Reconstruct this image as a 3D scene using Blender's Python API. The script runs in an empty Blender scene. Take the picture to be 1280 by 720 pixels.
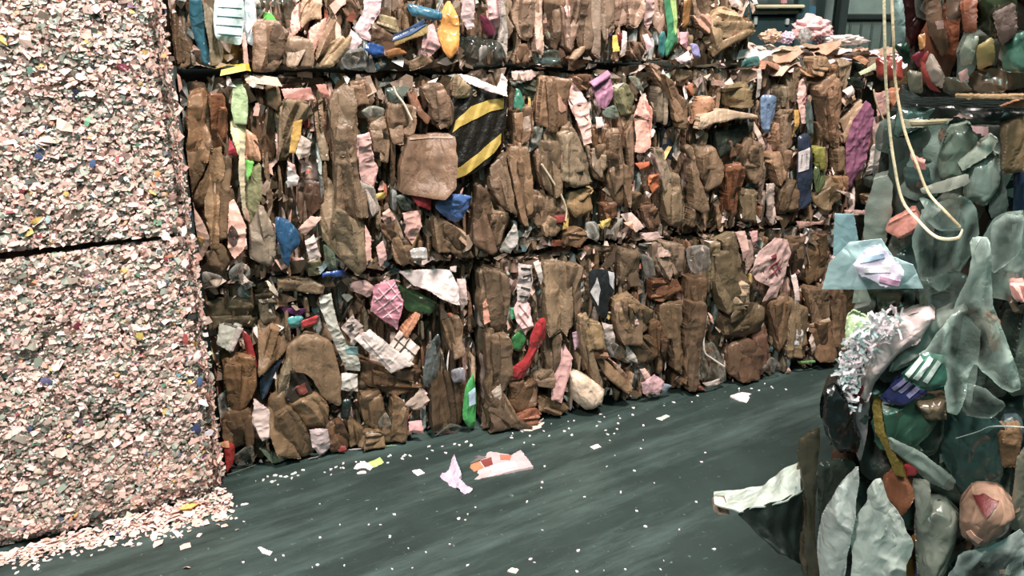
import bpy, bmesh, math, random
import numpy as np
from mathutils import Vector, Matrix
from mathutils.geometry import delaunay_2d_cdt

SC = bpy.context.scene
COL = SC.collection
EYE = 1.64
FPX = 1000.0
PITCH = math.atan(0.325)
CP, SP = math.cos(PITCH), math.sin(PITCH)
RNG = random.Random(11)

# ------------------------------------------------------------------ camera
cam_data = bpy.data.cameras.new('camera')
cam = bpy.data.objects.new('camera', cam_data)
COL.objects.link(cam)
cam.location = (0, 0, EYE)
cam.rotation_euler = (math.pi / 2 - PITCH, 0, 0)
cam_data.sensor_width = 36.0
cam_data.lens = 36.0 * FPX / 1280.0
cam_data.clip_start = 0.02
SC.camera = cam

# ------------------------------------------------------------------ faces (real planes in the place)
class Face:
    """a vertical or horizontal plane of the place: origin, two axes, outward normal"""
    def __init__(self, o, u, v=(0, 0, 1)):
        self.o = Vector(o); self.u = Vector(u).normalized(); self.v = Vector(v).normalized()
        self.n = self.u.cross(self.v)
    def at(self, s, t, d=0.0):
        return self.o + self.u * s + self.v * t + self.n * d
    def px(self, x, y, d=0.0):
        """where the plane (pushed out by d) is seen at that spot of the photograph"""
        a = (x - 640) / FPX; b = (360 - y) / FPX
        r = Vector((a, CP + b * SP, -SP + b * CP))
        e = Vector((0, 0, EYE))
        o = self.o + self.n * d
        k = (o - e).dot(self.n) / r.dot(self.n)
        p = e + r * k - self.o
        return (p.dot(self.u), p.dot(self.v))

WALL = Face((-1.13, 2.677, 0), (0.9302, 0.3665, 0))       # aisle face of the cardboard bales
SHRED = Face((-1.685, 2.236, 0), (0.879, 0.477, 0))       # face of the shredded bales
FILM = Face((0.66, 1.53, 0), (0.89, -0.45, 0))            # face of the near plastic bales
FLOOR = Face((0, 0, 0), (1, 0, 0), (0, 1, 0))
BACK = Face((0, 8.0, 0), (1, 0, 0))                       # far end of the hall
TOP = Face((-1.13, 2.677, 1.49), (0.9302, 0.3665, 0), (-0.3665, 0.9302, 0))
FACES = dict(W=WALL, S=SHRED, P=FILM, F=FLOOR, B=BACK)

# ------------------------------------------------------------------ materials
def lin(h):
    h = h.lstrip('#')
    c = [int(h[i:i + 2], 16) / 255 for i in (0, 2, 4)]
    return tuple(x / 12.92 if x <= 0.04045 else ((x + 0.055) / 1.055) ** 2.4 for x in c)

MATS = {}
def mat(kind, col):
    key = (kind, col)
    if key in MATS: return MATS[key]
    m = bpy.data.materials.new(kind + '_' + col.lstrip('#'))
    m.use_nodes = True
    nt = m.node_tree; N = nt.nodes; L = nt.links
    b = N['Principled BSDF']; out = N['Material Output']
    c = lin(col)
    if kind == 'card':
        g = .3 * c[0] + .55 * c[1] + .15 * c[2]; c = tuple(g + (x - g) * .95 for x in c)
    else:
        g = .3 * c[0] + .55 * c[1] + .15 * c[2]; c = tuple(g + (x - g) * .80 for x in c)
    tc = N.new('ShaderNodeTexCoord')
    oi = N.new('ShaderNodeObjectInfo')
    add = N.new('ShaderNodeVectorMath'); add.operation = 'ADD'
    sc = N.new('ShaderNodeVectorMath'); sc.operation = 'SCALE'; sc.inputs['Scale'].default_value = 7.0
    comb = N.new('ShaderNodeCombineXYZ')
    for k in range(3): L.new(oi.outputs['Random'], comb.inputs[k])
    L.new(comb.outputs[0], sc.inputs[0])
    L.new(tc.outputs['Object'], add.inputs[0]); L.new(sc.outputs[0], add.inputs[1])
    vec = add.outputs[0]
    def noise(scale, detail=4, rough=.6, v=None):
        n = N.new('ShaderNodeTexNoise'); n.inputs['Scale'].default_value = scale
        n.inputs['Detail'].default_value = detail; n.inputs['Roughness'].default_value = rough
        L.new(v or vec, n.inputs['Vector']); return n
    def mapping(s):
        mp = N.new('ShaderNodeMapping'); mp.inputs['Scale'].default_value = s
        L.new(vec, mp.inputs['Vector']); return mp.outputs[0]
    def ramp(src, p0, p1, c0, c1):
        r = N.new('ShaderNodeValToRGB'); e = r.color_ramp.elements
        e[0].position = p0; e[1].position = p1
        e[0].color = (*c0, 1); e[1].color = (*c1, 1); L.new(src, r.inputs[0]); return r
    def mul(c, f): return tuple(min(1, x * f) for x in c)
    bump = N.new('ShaderNodeBump')
    if kind == 'card':
        n1 = noise(9, 5, .65)
        r = ramp(n1.outputs['Fac'], .3, .72, mul(c, .72), mul(c, 1.25))
        n2 = noise(1, 3, .6, mapping((60, 60, 6)))
        mix = N.new('ShaderNodeMixRGB'); mix.blend_type = 'MULTIPLY'; mix.inputs[0].default_value = .45
        r2 = ramp(n2.outputs['Fac'], .35, .65, (.6, .58, .55), (1.15, 1.12, 1.1))
        L.new(r.outputs[0], mix.inputs[1]); L.new(r2.outputs[0], mix.inputs[2])
        L.new(mix.outputs[0], b.inputs['Base Color'])
        b.inputs['Roughness'].default_value = .46
        b.inputs['Specular IOR Level'].default_value = .5
        vo = N.new('ShaderNodeTexVoronoi'); vo.feature = 'DISTANCE_TO_EDGE'; vo.inputs['Scale'].default_value = 1.0
        nw = noise(20, 3, .6); wv = N.new('ShaderNodeVectorMath'); wv.operation = 'SCALE'; wv.inputs['Scale'].default_value = .9
        L.new(nw.outputs['Color'], wv.inputs[0]); av = N.new('ShaderNodeVectorMath'); av.operation = 'ADD'
        L.new(mapping((20, 20, 6)), av.inputs[0]); L.new(wv.outputs[0], av.inputs[1]); L.new(av.outputs[0], vo.inputs['Vector'])
        cr = N.new('ShaderNodeMapRange'); cr.inputs[2].default_value = .16; L.new(vo.outputs['Distance'], cr.inputs[0])
        n3 = noise(60, 3, .7); sm = N.new('ShaderNodeMath'); sm.operation = 'MULTIPLY_ADD'; sm.inputs[1].default_value = .45
        L.new(n3.outputs['Fac'], sm.inputs[0]); L.new(cr.outputs[0], sm.inputs[2])
        L.new(sm.outputs[0], bump.inputs['Height']); bump.inputs['Strength'].default_value = .34; bump.inputs['Distance'].default_value = .006
    elif kind == 'paper':
        n1 = noise(16, 5, .7)
        r = ramp(n1.outputs['Fac'], .28, .6, mul(c, .75), mul(c, 1.08))
        L.new(r.outputs[0], b.inputs['Base Color'])
        b.inputs['Roughness'].default_value = .5
        n3 = noise(30, 5, .7)
        L.new(n3.outputs['Fac'], bump.inputs['Height']); bump.inputs['Strength'].default_value = .4; bump.inputs['Distance'].default_value = .008
    elif kind in ('gloss', 'film'):
        n1 = noise(14, 4, .6)
        r = ramp(n1.outputs['Fac'], .3, .7, mul(c, .65), mul(c, 1.2))
        L.new(r.outputs[0], b.inputs['Base Color'])
        b.inputs['Roughness'].default_value = .12 if kind == 'film' else .22
        b.inputs['Specular IOR Level'].default_value = .6
        vo = N.new('ShaderNodeTexVoronoi'); vo.feature = 'DISTANCE_TO_EDGE'; vo.inputs['Scale'].default_value = 1.0
        nw = noise(16, 2, .5); wv = N.new('ShaderNodeVectorMath'); wv.operation = 'SCALE'; wv.inputs['Scale'].default_value = 1.3
        L.new(nw.outputs['Color'], wv.inputs[0]); av = N.new('ShaderNodeVectorMath'); av.operation = 'ADD'
        L.new(mapping((22, 22, 8)), av.inputs[0]); L.new(wv.outputs[0], av.inputs[1]); L.new(av.outputs[0], vo.inputs['Vector'])
        cr = N.new('ShaderNodeMapRange'); cr.inputs[2].default_value = .35; L.new(vo.outputs['Distance'], cr.inputs[0])
        L.new(cr.outputs[0], bump.inputs['Height']); bump.inputs['Strength'].default_value = .32; bump.inputs['Distance'].default_value = .012
        if kind == 'film':
            tr = N.new('ShaderNodeBsdfTransparent'); tl = N.new('ShaderNodeBsdfTranslucent')
            tl.inputs['Color'].default_value = (*c, 1)
            m1 = N.new('ShaderNodeMixShader'); m1.inputs[0].default_value = .25
            L.new(b.outputs[0], m1.inputs[1]); L.new(tl.outputs[0], m1.inputs[2])
            m2 = N.new('ShaderNodeMixShader'); at = N.new('ShaderNodeAttribute'); at.attribute_name = 'film'
            n9 = noise(26, 4, .6); mm = N.new('ShaderNodeMath'); mm.operation = 'MULTIPLY_ADD'
            L.new(n9.outputs['Fac'], mm.inputs[0]); mm.inputs[1].default_value = -.5; mm.inputs[2].default_value = 1.2
            ms = N.new('ShaderNodeMath'); ms.operation = 'SUBTRACT'; ms.use_clamp = True
            L.new(mm.outputs[0], ms.inputs[0]); L.new(at.outputs['Fac'], ms.inputs[1]); L.new(ms.outputs[0], m2.inputs[0])
            L.new(m1.outputs[0], m2.inputs[1]); L.new(tr.outputs[0], m2.inputs[2])
            L.new(m2.outputs[0], out.inputs['Surface'])
    elif kind == 'metal':
        n1 = noise(6, 5, .6)
        r = ramp(n1.outputs['Fac'], .3, .7, mul(c, .8), mul(c, 1.15))
        L.new(r.outputs[0], b.inputs['Base Color'])
        b.inputs['Roughness'].default_value = .5
        n3 = noise(20); L.new(n3.outputs['Fac'], bump.inputs['Height']); bump.inputs['Strength'].default_value = .08
    else:
        b.inputs['Base Color'].default_value = (*c, 1); b.inputs['Roughness'].default_value = .6
        bump.inputs['Strength'].default_value = 0
    L.new(bump.outputs[0], b.inputs['Normal'])
    MATS[key] = m
    return m

# ------------------------------------------------------------------ objects
def link(o, parent=None):
    COL.objects.link(o)
    if parent is not None: o.parent = parent
    return o
def thing(name, loc, label, cat, group=None):
    o = bpy.data.objects.new(name, None); link(o)
    o.empty_display_size = .1; o.location = loc
    o['label'] = label; o['category'] = cat
    if group: o['group'] = group
    return o
def world_loc(o):
    v = Vector((0, 0, 0))
    while o is not None: v += o.location; o = o.parent
    return v
def mesh_obj(name, verts, faces, mats, parent=None, smooth=True, midx=None, center=True):
    """one mesh object from world-space vertices, its origin at its own centre"""
    V = np.asarray(verts, dtype=np.float32).reshape(-1, 3)
    c = V.mean(axis=0) if center else np.zeros(3, np.float32)
    me = bpy.data.meshes.new(name)
    me.from_pydata((V - c).tolist(), [], faces)
    for m in (mats if isinstance(mats, (list, tuple)) else [mats]): me.materials.append(m)
    if midx is not None: me.polygons.foreach_set('material_index', np.asarray(midx, dtype=np.int32))
    if smooth: me.polygons.foreach_set('use_smooth', np.ones(len(me.polygons), dtype=bool))
    me.update()
    if smooth: me.set_sharp_from_angle(angle=math.radians(34))
    o = bpy.data.objects.new(name, me)
    link(o, parent)
    base = world_loc(parent) if parent is not None else Vector((0, 0, 0))
    o.location = Vector([float(x) for x in c]) - base
    return o

# ------------------------------------------------------------------ crumple maths
def hash2(ix, iy, seed):
    h = (ix.astype(np.int64) * 374761393 + iy.astype(np.int64) * 668265263 + seed * 974711) & 0x7fffffff
    h = ((h ^ (h >> 13)) * 1274126177) & 0x7fffffff
    return ((h ^ (h >> 16)) & 0xffff) / 65535.0
def vnoise(p, scale, seed):
    q = p * scale
    i = np.floor(q); f = q - i; f = f * f * (3 - 2 * f)
    ix, iy = i[:, 0], i[:, 1]
    a = hash2(ix, iy, seed); b = hash2(ix + 1, iy, seed); c = hash2(ix, iy + 1, seed); d = hash2(ix + 1, iy + 1, seed)
    return (a * (1 - f[:, 0]) + b * f[:, 0]) * (1 - f[:, 1]) + (c * (1 - f[:, 0]) + d * f[:, 0]) * f[:, 1] - .5
def tri(x): return 2 * np.abs(x - np.floor(x + .5)) - .5
def edge_dist(p, poly):
    best = np.full(len(p), 1e9)
    n = len(poly)
    for i in range(n):
        a = poly[i]; b = poly[(i + 1) % n]; ab = b - a
        t = np.clip(((p - a) @ ab) / max(ab @ ab, 1e-12), 0, 1)
        best = np.minimum(best, np.linalg.norm(p - (a + t[:, None] * ab), axis=1))
    return best
def inside(p, poly):
    r = np.zeros(len(p), bool); n = len(poly)
    for i in range(n):
        a = poly[i]; b = poly[(i + 1) % n]
        c = (a[1] > p[:, 1]) != (b[1] > p[:, 1])
        den = (b[1] - a[1]) if abs(b[1] - a[1]) > 1e-12 else 1e-12
        r ^= c & (p[:, 0] < (b[0] - a[0]) * (p[:, 1] - a[1]) / den + a[0])
    return r
def area2(poly):
    x, y = poly[:, 0], poly[:, 1]
    return .5 * (np.dot(x, np.roll(y, -1)) - np.dot(y, np.roll(x, -1)))
def chaikin(poly, k=.2):
    out = []
    for i in range(len(poly)):
        a = poly[i]; b = poly[(i + 1) % len(poly)]
        out += [a + (b - a) * k, b - (b - a) * k]
    return np.array(out)

def dense(poly, h):
    out = []
    for i in range(len(poly)):
        a = poly[i]; b = poly[(i + 1) % len(poly)]; k = max(1, int(np.linalg.norm(b - a) / h))
        out += [a + (b - a) * j / k for j in range(k)]
    return np.array(out)
def tess(poly, h, rng, jit):
    pts = []
    n = len(poly)
    for i in range(n):
        a = poly[i]; b = poly[(i + 1) % n]; L = np.linalg.norm(b - a)
        k = max(1, int(L / h))
        for j in range(k):
            q = a + (b - a) * j / k
            if j: q = q + np.array([rng.gauss(0, jit), rng.gauss(0, jit)])
            pts.append(q)
    lo = poly.min(0); hi = poly.max(0)
    gx, gy = np.meshgrid(np.arange(lo[0], hi[0], h), np.arange(lo[1], hi[1], h * .87))
    gx = gx + (np.arange(gx.shape[0]) % 2)[:, None] * h * .5
    g = np.stack([gx.ravel(), gy.ravel()], 1)
    g = g + np.random.RandomState(rng.randint(0, 99999)).uniform(-.18, .18, g.shape) * h
    bp = np.array(pts)
    if len(g):
        g = g[inside(g, bp)]
        if len(g): g = g[edge_dist(g, bp) > h * .45]
    allp = [Vector((float(q[0]), float(q[1]))) for q in pts] + [Vector((float(q[0]), float(q[1]))) for q in g]
    r = delaunay_2d_cdt(allp, [], [list(range(len(pts)))], 1, 1e-6)
    V = np.array([[v.x, v.y] for v in r[0]]); T = []
    for f in r[2]:
        f = list(f)
        a, b, c = V[f[0]], V[f[1]], V[f[2]]
        if (b[0] - a[0]) * (c[1] - a[1]) - (b[1] - a[1]) * (c[0] - a[0]) < 0: f.reverse()
        T.append(f)
    return V, T

KIND = {'c': ('card', 'cardboard_sheet'), 'p': ('paper', 'paper_sheet'), 'f': ('film', 'plastic_film'),
        'g': ('gloss', 'plastic_wrapper'), 'b': ('gloss', 'plastic_bag'), 't': ('gloss', 'plastic_film')}

class Piece: pass

def saw(x, k=.28):
    """pleat: a long slope and a short drop"""
    f = x - np.floor(x)
    return np.where(f < 1 - k, f / (1 - k), (1 - f) / k) - .5
def ridge(p, scale, seed): return .5 - 2.6 * np.abs(vnoise(p, scale, seed))

def make_disp(kind, d0, poly, rng, flat=1.0):
    A = abs(area2(poly)); c = poly.mean(0)
    q = poly - c
    w, ev = np.linalg.eigh(q.T @ q + np.eye(2) * 1e-9)
    ax = ev[:, 1]; sh = ev[:, 0]
    Lg = max(1e-3, np.ptp(q @ ax)); wd = A / Lg
    seed = rng.randint(0, 99999)
    tl = (rng.uniform(-.35, .35), rng.uniform(-.16, .26))
    mx = np.abs(q @ np.array(tl)).max()
    if mx > .028: tl = (tl[0] * .028 / mx, tl[1] * .028 / mx)
    ph = [rng.random() for _ in range(8)]
    an = [rng.uniform(0, math.pi) for _ in range(6)]
    npl = max(1, round(wd / rng.uniform(.035, .10)))
    fw = wd / npl * rng.uniform(.9, 1.5); sg = rng.choice((-1, 1))
    roof = rng.uniform(-.25, .25); style = rng.random()
    k1 = rng.uniform(-.4, .4) * Lg; sl = rng.uniform(.15, .5)
    def fn(p):
        e = edge_dist(p, poly); v = p - c
        a = v @ ax; b = v @ sh
        n = np.full(len(p), d0) + flat * (v @ np.array(tl))
        if kind == 'c':
            n = n + flat * min(.008, wd * .12) * (1 - np.exp(-e / max(.003, wd * .07)))
            wob = b + .55 * fw * vnoise(np.stack([a, b], 1), 7, seed) + .18 * a * (ph[3] - .5)
            if style < .45:
                n = n + flat * sg * min(.016, fw * .34) * (.5 + 1.0 * (vnoise(p, 5, seed + 3) + .5)) * saw(wob / fw + ph[0])
            else:
                n = n - flat * sl * np.maximum(np.abs(wob - roof * wd) - .01, 0) * sg * .8
            # one cross crease where the sheet was crushed, and denting
            n = n - flat * .22 * np.maximum(0, (a - k1) * (1 if ph[4] > .5 else -1) + .3 * b) * min(1, .05 / Lg * 3)
            q1 = p + .012 * np.stack([vnoise(p, 20, seed + 5), vnoise(p, 20, seed + 6)], 1)
            n = n + flat * min(1, wd / .05) * (.011 * ridge(q1, 9, seed + 1) + .0045 * ridge(q1, 24, seed + 2))
        else:
            amp = {'p': .006, 'f': .010, 'g': .009, 'b': .011, 't': .003}[kind] * min(1, wd / .045)
            bul = {'p': .004, 'f': .010, 'g': .012, 'b': .030, 't': .002}[kind] * min(1.2, wd / .045)
            n = n + flat * bul * (1 - np.exp(-e / max(.004, wd * .22)))
            st = {'p': 1.0, 't': .6, 'f': .38, 'g': .42, 'b': .5}[kind]
            z = np.stack([a * st, b], 1)
            z = z + .015 * np.stack([vnoise(p, 16, seed + 5), vnoise(p, 16, seed + 6)], 1)
            n = n + flat * amp * (1.3 * ridge(z, 11, seed) + 1.0 * ridge(z, 24, seed + 1) + .5 * ridge(z, 50, seed + 2))
            dr = np.array([math.cos(an[0]), math.sin(an[0])])
            n = n - flat * (.35 if kind == 'p' else .2) * np.abs(v @ dr - (ph[1] - .5) * wd) * min(1, .06 / Lg)
        return n
    fn.wd = wd; fn.area = A
    return fn

def build_piece(kind, face, poly, d0, col, parent, rng, name=None, label=None, flat=1.0, h=None, back=None, matkind=None, clamp=None):
    poly = np.array(poly, dtype=float)
    if area2(poly) < 0: poly = poly[::-1]
    if kind == 'c':
        if face is not FLOOR and h is None: poly = poly.mean(0) + (poly - poly.mean(0)) * 1.05
        poly = chaikin(poly, .10)
    if kind in 'fgb': poly = chaikin(poly, .13) if face is FILM else chaikin(chaikin(poly, .16), .2)
    if face is FILM and kind in 'gbc' and name is None: poly = poly.mean(0) + (poly - poly.mean(0)) * 1.12
    if clamp: poly = clamp(dense(poly, .02))
    fn = make_disp(kind, d0, poly, rng, flat)
    hh = h or min(.010, max(.0028, fn.wd / 18, math.sqrt(fn.area / 3600)))
    if face is not FLOOR and (kind in 'cp' or (face is FILM and kind in 'gbf')):
        poly = dense(poly, .012)
        sd = rng.randint(0, 9999)
        poly = poly + .007 * min(1, fn.wd / .05) * np.stack([vnoise(poly, 38, sd), vnoise(poly, 38, sd + 1)], 1)
        if clamp: poly = clamp(poly)
    V, T = tess(poly, hh, rng, {'c': .0007, 'p': .0009, 'f': .0003, 'g': .0003, 'b': .0002, 't': .0003}[kind])
    n = fn(V)
    nb = (np.full(len(V), d0 - .05) if kind in 'cb' else n - .0025) if back is None else np.minimum(n - .002, d0 - back)
    U = np.array(face.u); W = np.array(face.v); Nn = np.array(face.n); O = np.array(face.o)
    front = O + V[:, :1] * U + V[:, 1:] * W + n[:, None] * Nn
    bk = O + V[:, :1] * U + V[:, 1:] * W + nb[:, None] * Nn
    m = len(V)
    cnt = {}
    for f in T:
        for i in range(3):
            e = (f[i], f[(i + 1) % 3]); cnt[e] = cnt.get(e, 0) + 1
    F = [tuple(f) for f in T] + [(f[2] + m, f[1] + m, f[0] + m) for f in T]
    for (a, b) in cnt:
        if (b, a) not in cnt: F.append((b, a, a + m, b + m))
    mk, nm = KIND[kind]
    o = mesh_obj(name or nm, np.concatenate([front, bk]), F, mat(matkind or mk, col), parent)
    if (matkind or mk) == 'film':
        e = edge_dist(V, poly); q = V - poly.mean(0)
        w_, ev_ = np.linalg.eigh(q.T @ q); zz = np.stack([q @ ev_[:, 1] * .3, q @ ev_[:, 0]], 1)
        sd = rng.randint(0, 9999)
        op = .55 * np.exp(-e / .006) + .55 * np.clip(ridge(zz, 14, sd) * 2 - .2, 0, 1) + .45 * np.clip(ridge(zz, 34, sd + 1) * 2 - .3, 0, 1)
        op = np.clip(op, 0, .75).astype(np.float32)
        at = o.data.attributes.new('film', 'FLOAT', 'POINT'); at.data.foreach_set('value', np.concatenate([op, op]))
    if label: o['label'] = label
    P = Piece(); P.poly = poly; P.clamp = clamp; P.o = o; P.fn = fn; P.face = face; P.kind = kind; P.d0 = d0; P.root = parent
    return P

def conform(P, poly, lift, col, name, label=None, matkind='paper', h=None):
    """a patch of print, or of painted light, that lies on a piece, following its creases"""
    poly = np.array(poly, dtype=float)
    if area2(poly) < 0: poly = poly[::-1]
    A = abs(area2(poly))
    V, T = tess(poly, h or max(.004, math.sqrt(A / 500)), RNG, 0)
    n = P.fn(V) + lift
    f = P.face
    U = np.array(f.u); W = np.array(f.v); Nn = np.array(f.n); O = np.array(f.o)
    front = O + V[:, :1] * U + V[:, 1:] * W + n[:, None] * Nn
    bk = front - Nn * .004
    m = len(V); cnt = {}
    for t in T:
        for i in range(3):
            e = (t[i], t[(i + 1) % 3]); cnt[e] = 1
    F = [tuple(t) for t in T] + [(t[2] + m, t[1] + m, t[0] + m) for t in T]
    for (a, b) in cnt:
        if (b, a) not in cnt: F.append((b, a, a + m, b + m))
    o = mesh_obj(name, np.concatenate([front, bk]), F, mat(matkind, col), P.o)
    if label: o['label'] = label
    return o

def stroke_poly(pts, w):
    pts = [np.array(p, float) for p in pts]
    L = []; R = []
    for i, p in enumerate(pts):
        a = pts[max(0, i - 1)]; b = pts[min(len(pts) - 1, i + 1)]
        d = (b - a) / max(1e-9, np.linalg.norm(b - a)); q = np.array([-d[1], d[0]]) * w / 2
        L.append(p + q); R.append(p - q)
    return L + R[::-1]

def lump(name, loc, size, col, kind, parent=None, seed=1, amp=.25, rot=0, sub=4):
    bm = bmesh.new(); bmesh.ops.create_icosphere(bm, subdivisions=sub, radius=1)
    rs = np.random.RandomState(seed)
    dirs = rs.normal(size=(9, 3)); dirs /= np.linalg.norm(dirs, axis=1)[:, None]; ph = rs.rand(9)
    for v in bm.verts:
        c = np.array(v.co); k = 1.0
        for i in range(9): k += amp * .35 * float(tri(np.array([c @ dirs[i] * (1.0 + .25 * i) + ph[i]]))[0])
        v.co = Vector((c[0] * size[0] * k, c[1] * size[1] * k, c[2] * size[2] * k))
    if rot: bmesh.ops.rotate(bm, verts=bm.verts, matrix=Matrix.Rotation(rot, 3, 'Z'))
    V = [tuple(v.co + Vector(loc)) for v in bm.verts]; F = [tuple(v.index for v in f.verts) for f in bm.faces]
    bm.free()
    return mesh_obj(name, V, F, mat(kind, col), parent, smooth=True)

def tube(name, pts, r, col, kind='paper', parent=None, flat=1.0, nside=8):
    """a bent cord or strap through the points"""
    pts = [Vector(p) for p in pts]
    # catmull-rom
    P = []
    for i in range(len(pts) - 1):
        p0 = pts[max(0, i - 1)]; p1 = pts[i]; p2 = pts[i + 1]; p3 = pts[min(len(pts) - 1, i + 2)]
        for k in range(6):
            t = k / 6
            P.append(.5 * ((2 * p1) + (p2 - p0) * t + (2 * p0 - 5 * p1 + 4 * p2 - p3) * t * t + (3 * p1 - p0 - 3 * p2 + p3) * t ** 3))
    P.append(pts[-1])
    V = []; F = []
    for i, p in enumerate(P):
        d = (P[min(i + 1, len(P) - 1)] - P[max(0, i - 1)]).normalized()
        a = d.cross(Vector((.3, -.9, .15))).normalized(); b = d.cross(a).normalized()
        for k in range(nside):
            t = 2 * math.pi * k / nside
            V.append(p + a * (math.cos(t) * r) + b * (math.sin(t) * r * flat))
    n = len(P)
    for i in range(n - 1):
        for k in range(nside):
            k2 = (k + 1) % nside
            F.append((i * nside + k, i * nside + k2, (i + 1) * nside + k2, (i + 1) * nside + k))
    F.append(tuple(range(nside))[::-1]); F.append(tuple((n - 1) * nside + k for k in range(nside)))
    return mesh_obj(name, [tuple(v) for v in V], F, mat(kind, col), parent)

def box(name, lo, hi, col, kind='metal', parent=None, bev=.008, face=None, cuts=0):
    """a bevelled box given in the axes of a face (s, t, d) or of the world"""
    bm = bmesh.new(); bmesh.ops.create_cube(bm, size=1)
    c = [(a + b) / 2 for a, b in zip(lo, hi)]; s = [abs(b - a) for a, b in zip(lo, hi)]
    for v in bm.verts: v.co = Vector([c[i] + v.co[i] * s[i] for i in range(3)])
    if bev: bmesh.ops.bevel(bm, geom=bm.edges, offset=min(bev, min(s) * .3), segments=2, affect='EDGES')
    bm.normal_update()
    V = [tuple(face.at(*v.co)) if face else tuple(v.co) for v in bm.verts]
    F = [tuple(v.index for v in f.verts) for f in bm.faces]
    bm.free()
    return mesh_obj(name, V, F, mat(kind, col), parent, smooth=False)

def clip_half(poly, nrm, c):
    """the part of a polygon where p.nrm <= c"""
    out = []; k = len(poly)
    for i in range(k):
        a, b = poly[i], poly[(i + 1) % k]; da, db = a @ nrm - c, b @ nrm - c
        if da <= 0: out.append(a)
        if (da < 0 < db) or (db < 0 < da): out.append(a + (b - a) * da / (da - db))
    return np.array(out) if len(out) > 2 else None
def tint(col, f):
    return ''.join('%02x' % max(0, min(255, int(int(col[i:i + 2], 16) * f))) for i in (0, 2, 4))
def plies(P, rng, col):
    """lapped folds of the same crushed sheet, each its own layer"""
    if P.fn.wd < .04: return
    q = P.poly - P.poly.mean(0); w, ev = np.linalg.eigh(q.T @ q); sh = ev[:, 0]; ax = ev[:, 1]
    if ax[1] < 0: ax = -ax
    b = q @ sh; lo, hi = b.min(), b.max()
    k = 2 if P.fn.wd < .07 else rng.choice((2, 3, 3))
    cuts = [lo] + sorted(lo + (hi - lo) * (i + rng.uniform(-.22, .22)) / k for i in range(1, k)) + [hi]
    c0 = P.poly.mean(0)
    for i in range(k):
        if rng.random() < .12: continue
        o1 = rng.uniform(0, .012)
        s = clip_half(P.poly, sh, cuts[i + 1] + o1 + c0 @ sh)
        if s is None: continue
        s = clip_half(s, -sh, -(cuts[i] - o1 + c0 @ sh))
        if s is None or abs(area2(s)) < 2e-4: continue
        c = s.mean(0); aa = (s - c) @ ax; f = rng.uniform(.72, 1.04); sft = rng.uniform(-.12, .12) * np.ptp(aa)
        th = rng.uniform(-.09, .09); 
        s = s + np.outer(aa * (f - 1) + sft, ax) + np.outer(aa * th, sh)
        build_piece('c', P.face, s, P.d0 + .003 + rng.uniform(0, .014), tint(col, rng.uniform(.86, 1.14)), P.o, rng, name='cardboard_fold', back=.03, clamp=P.clamp, h=max(.0035, math.sqrt(abs(area2(s)) / 1500)))
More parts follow.
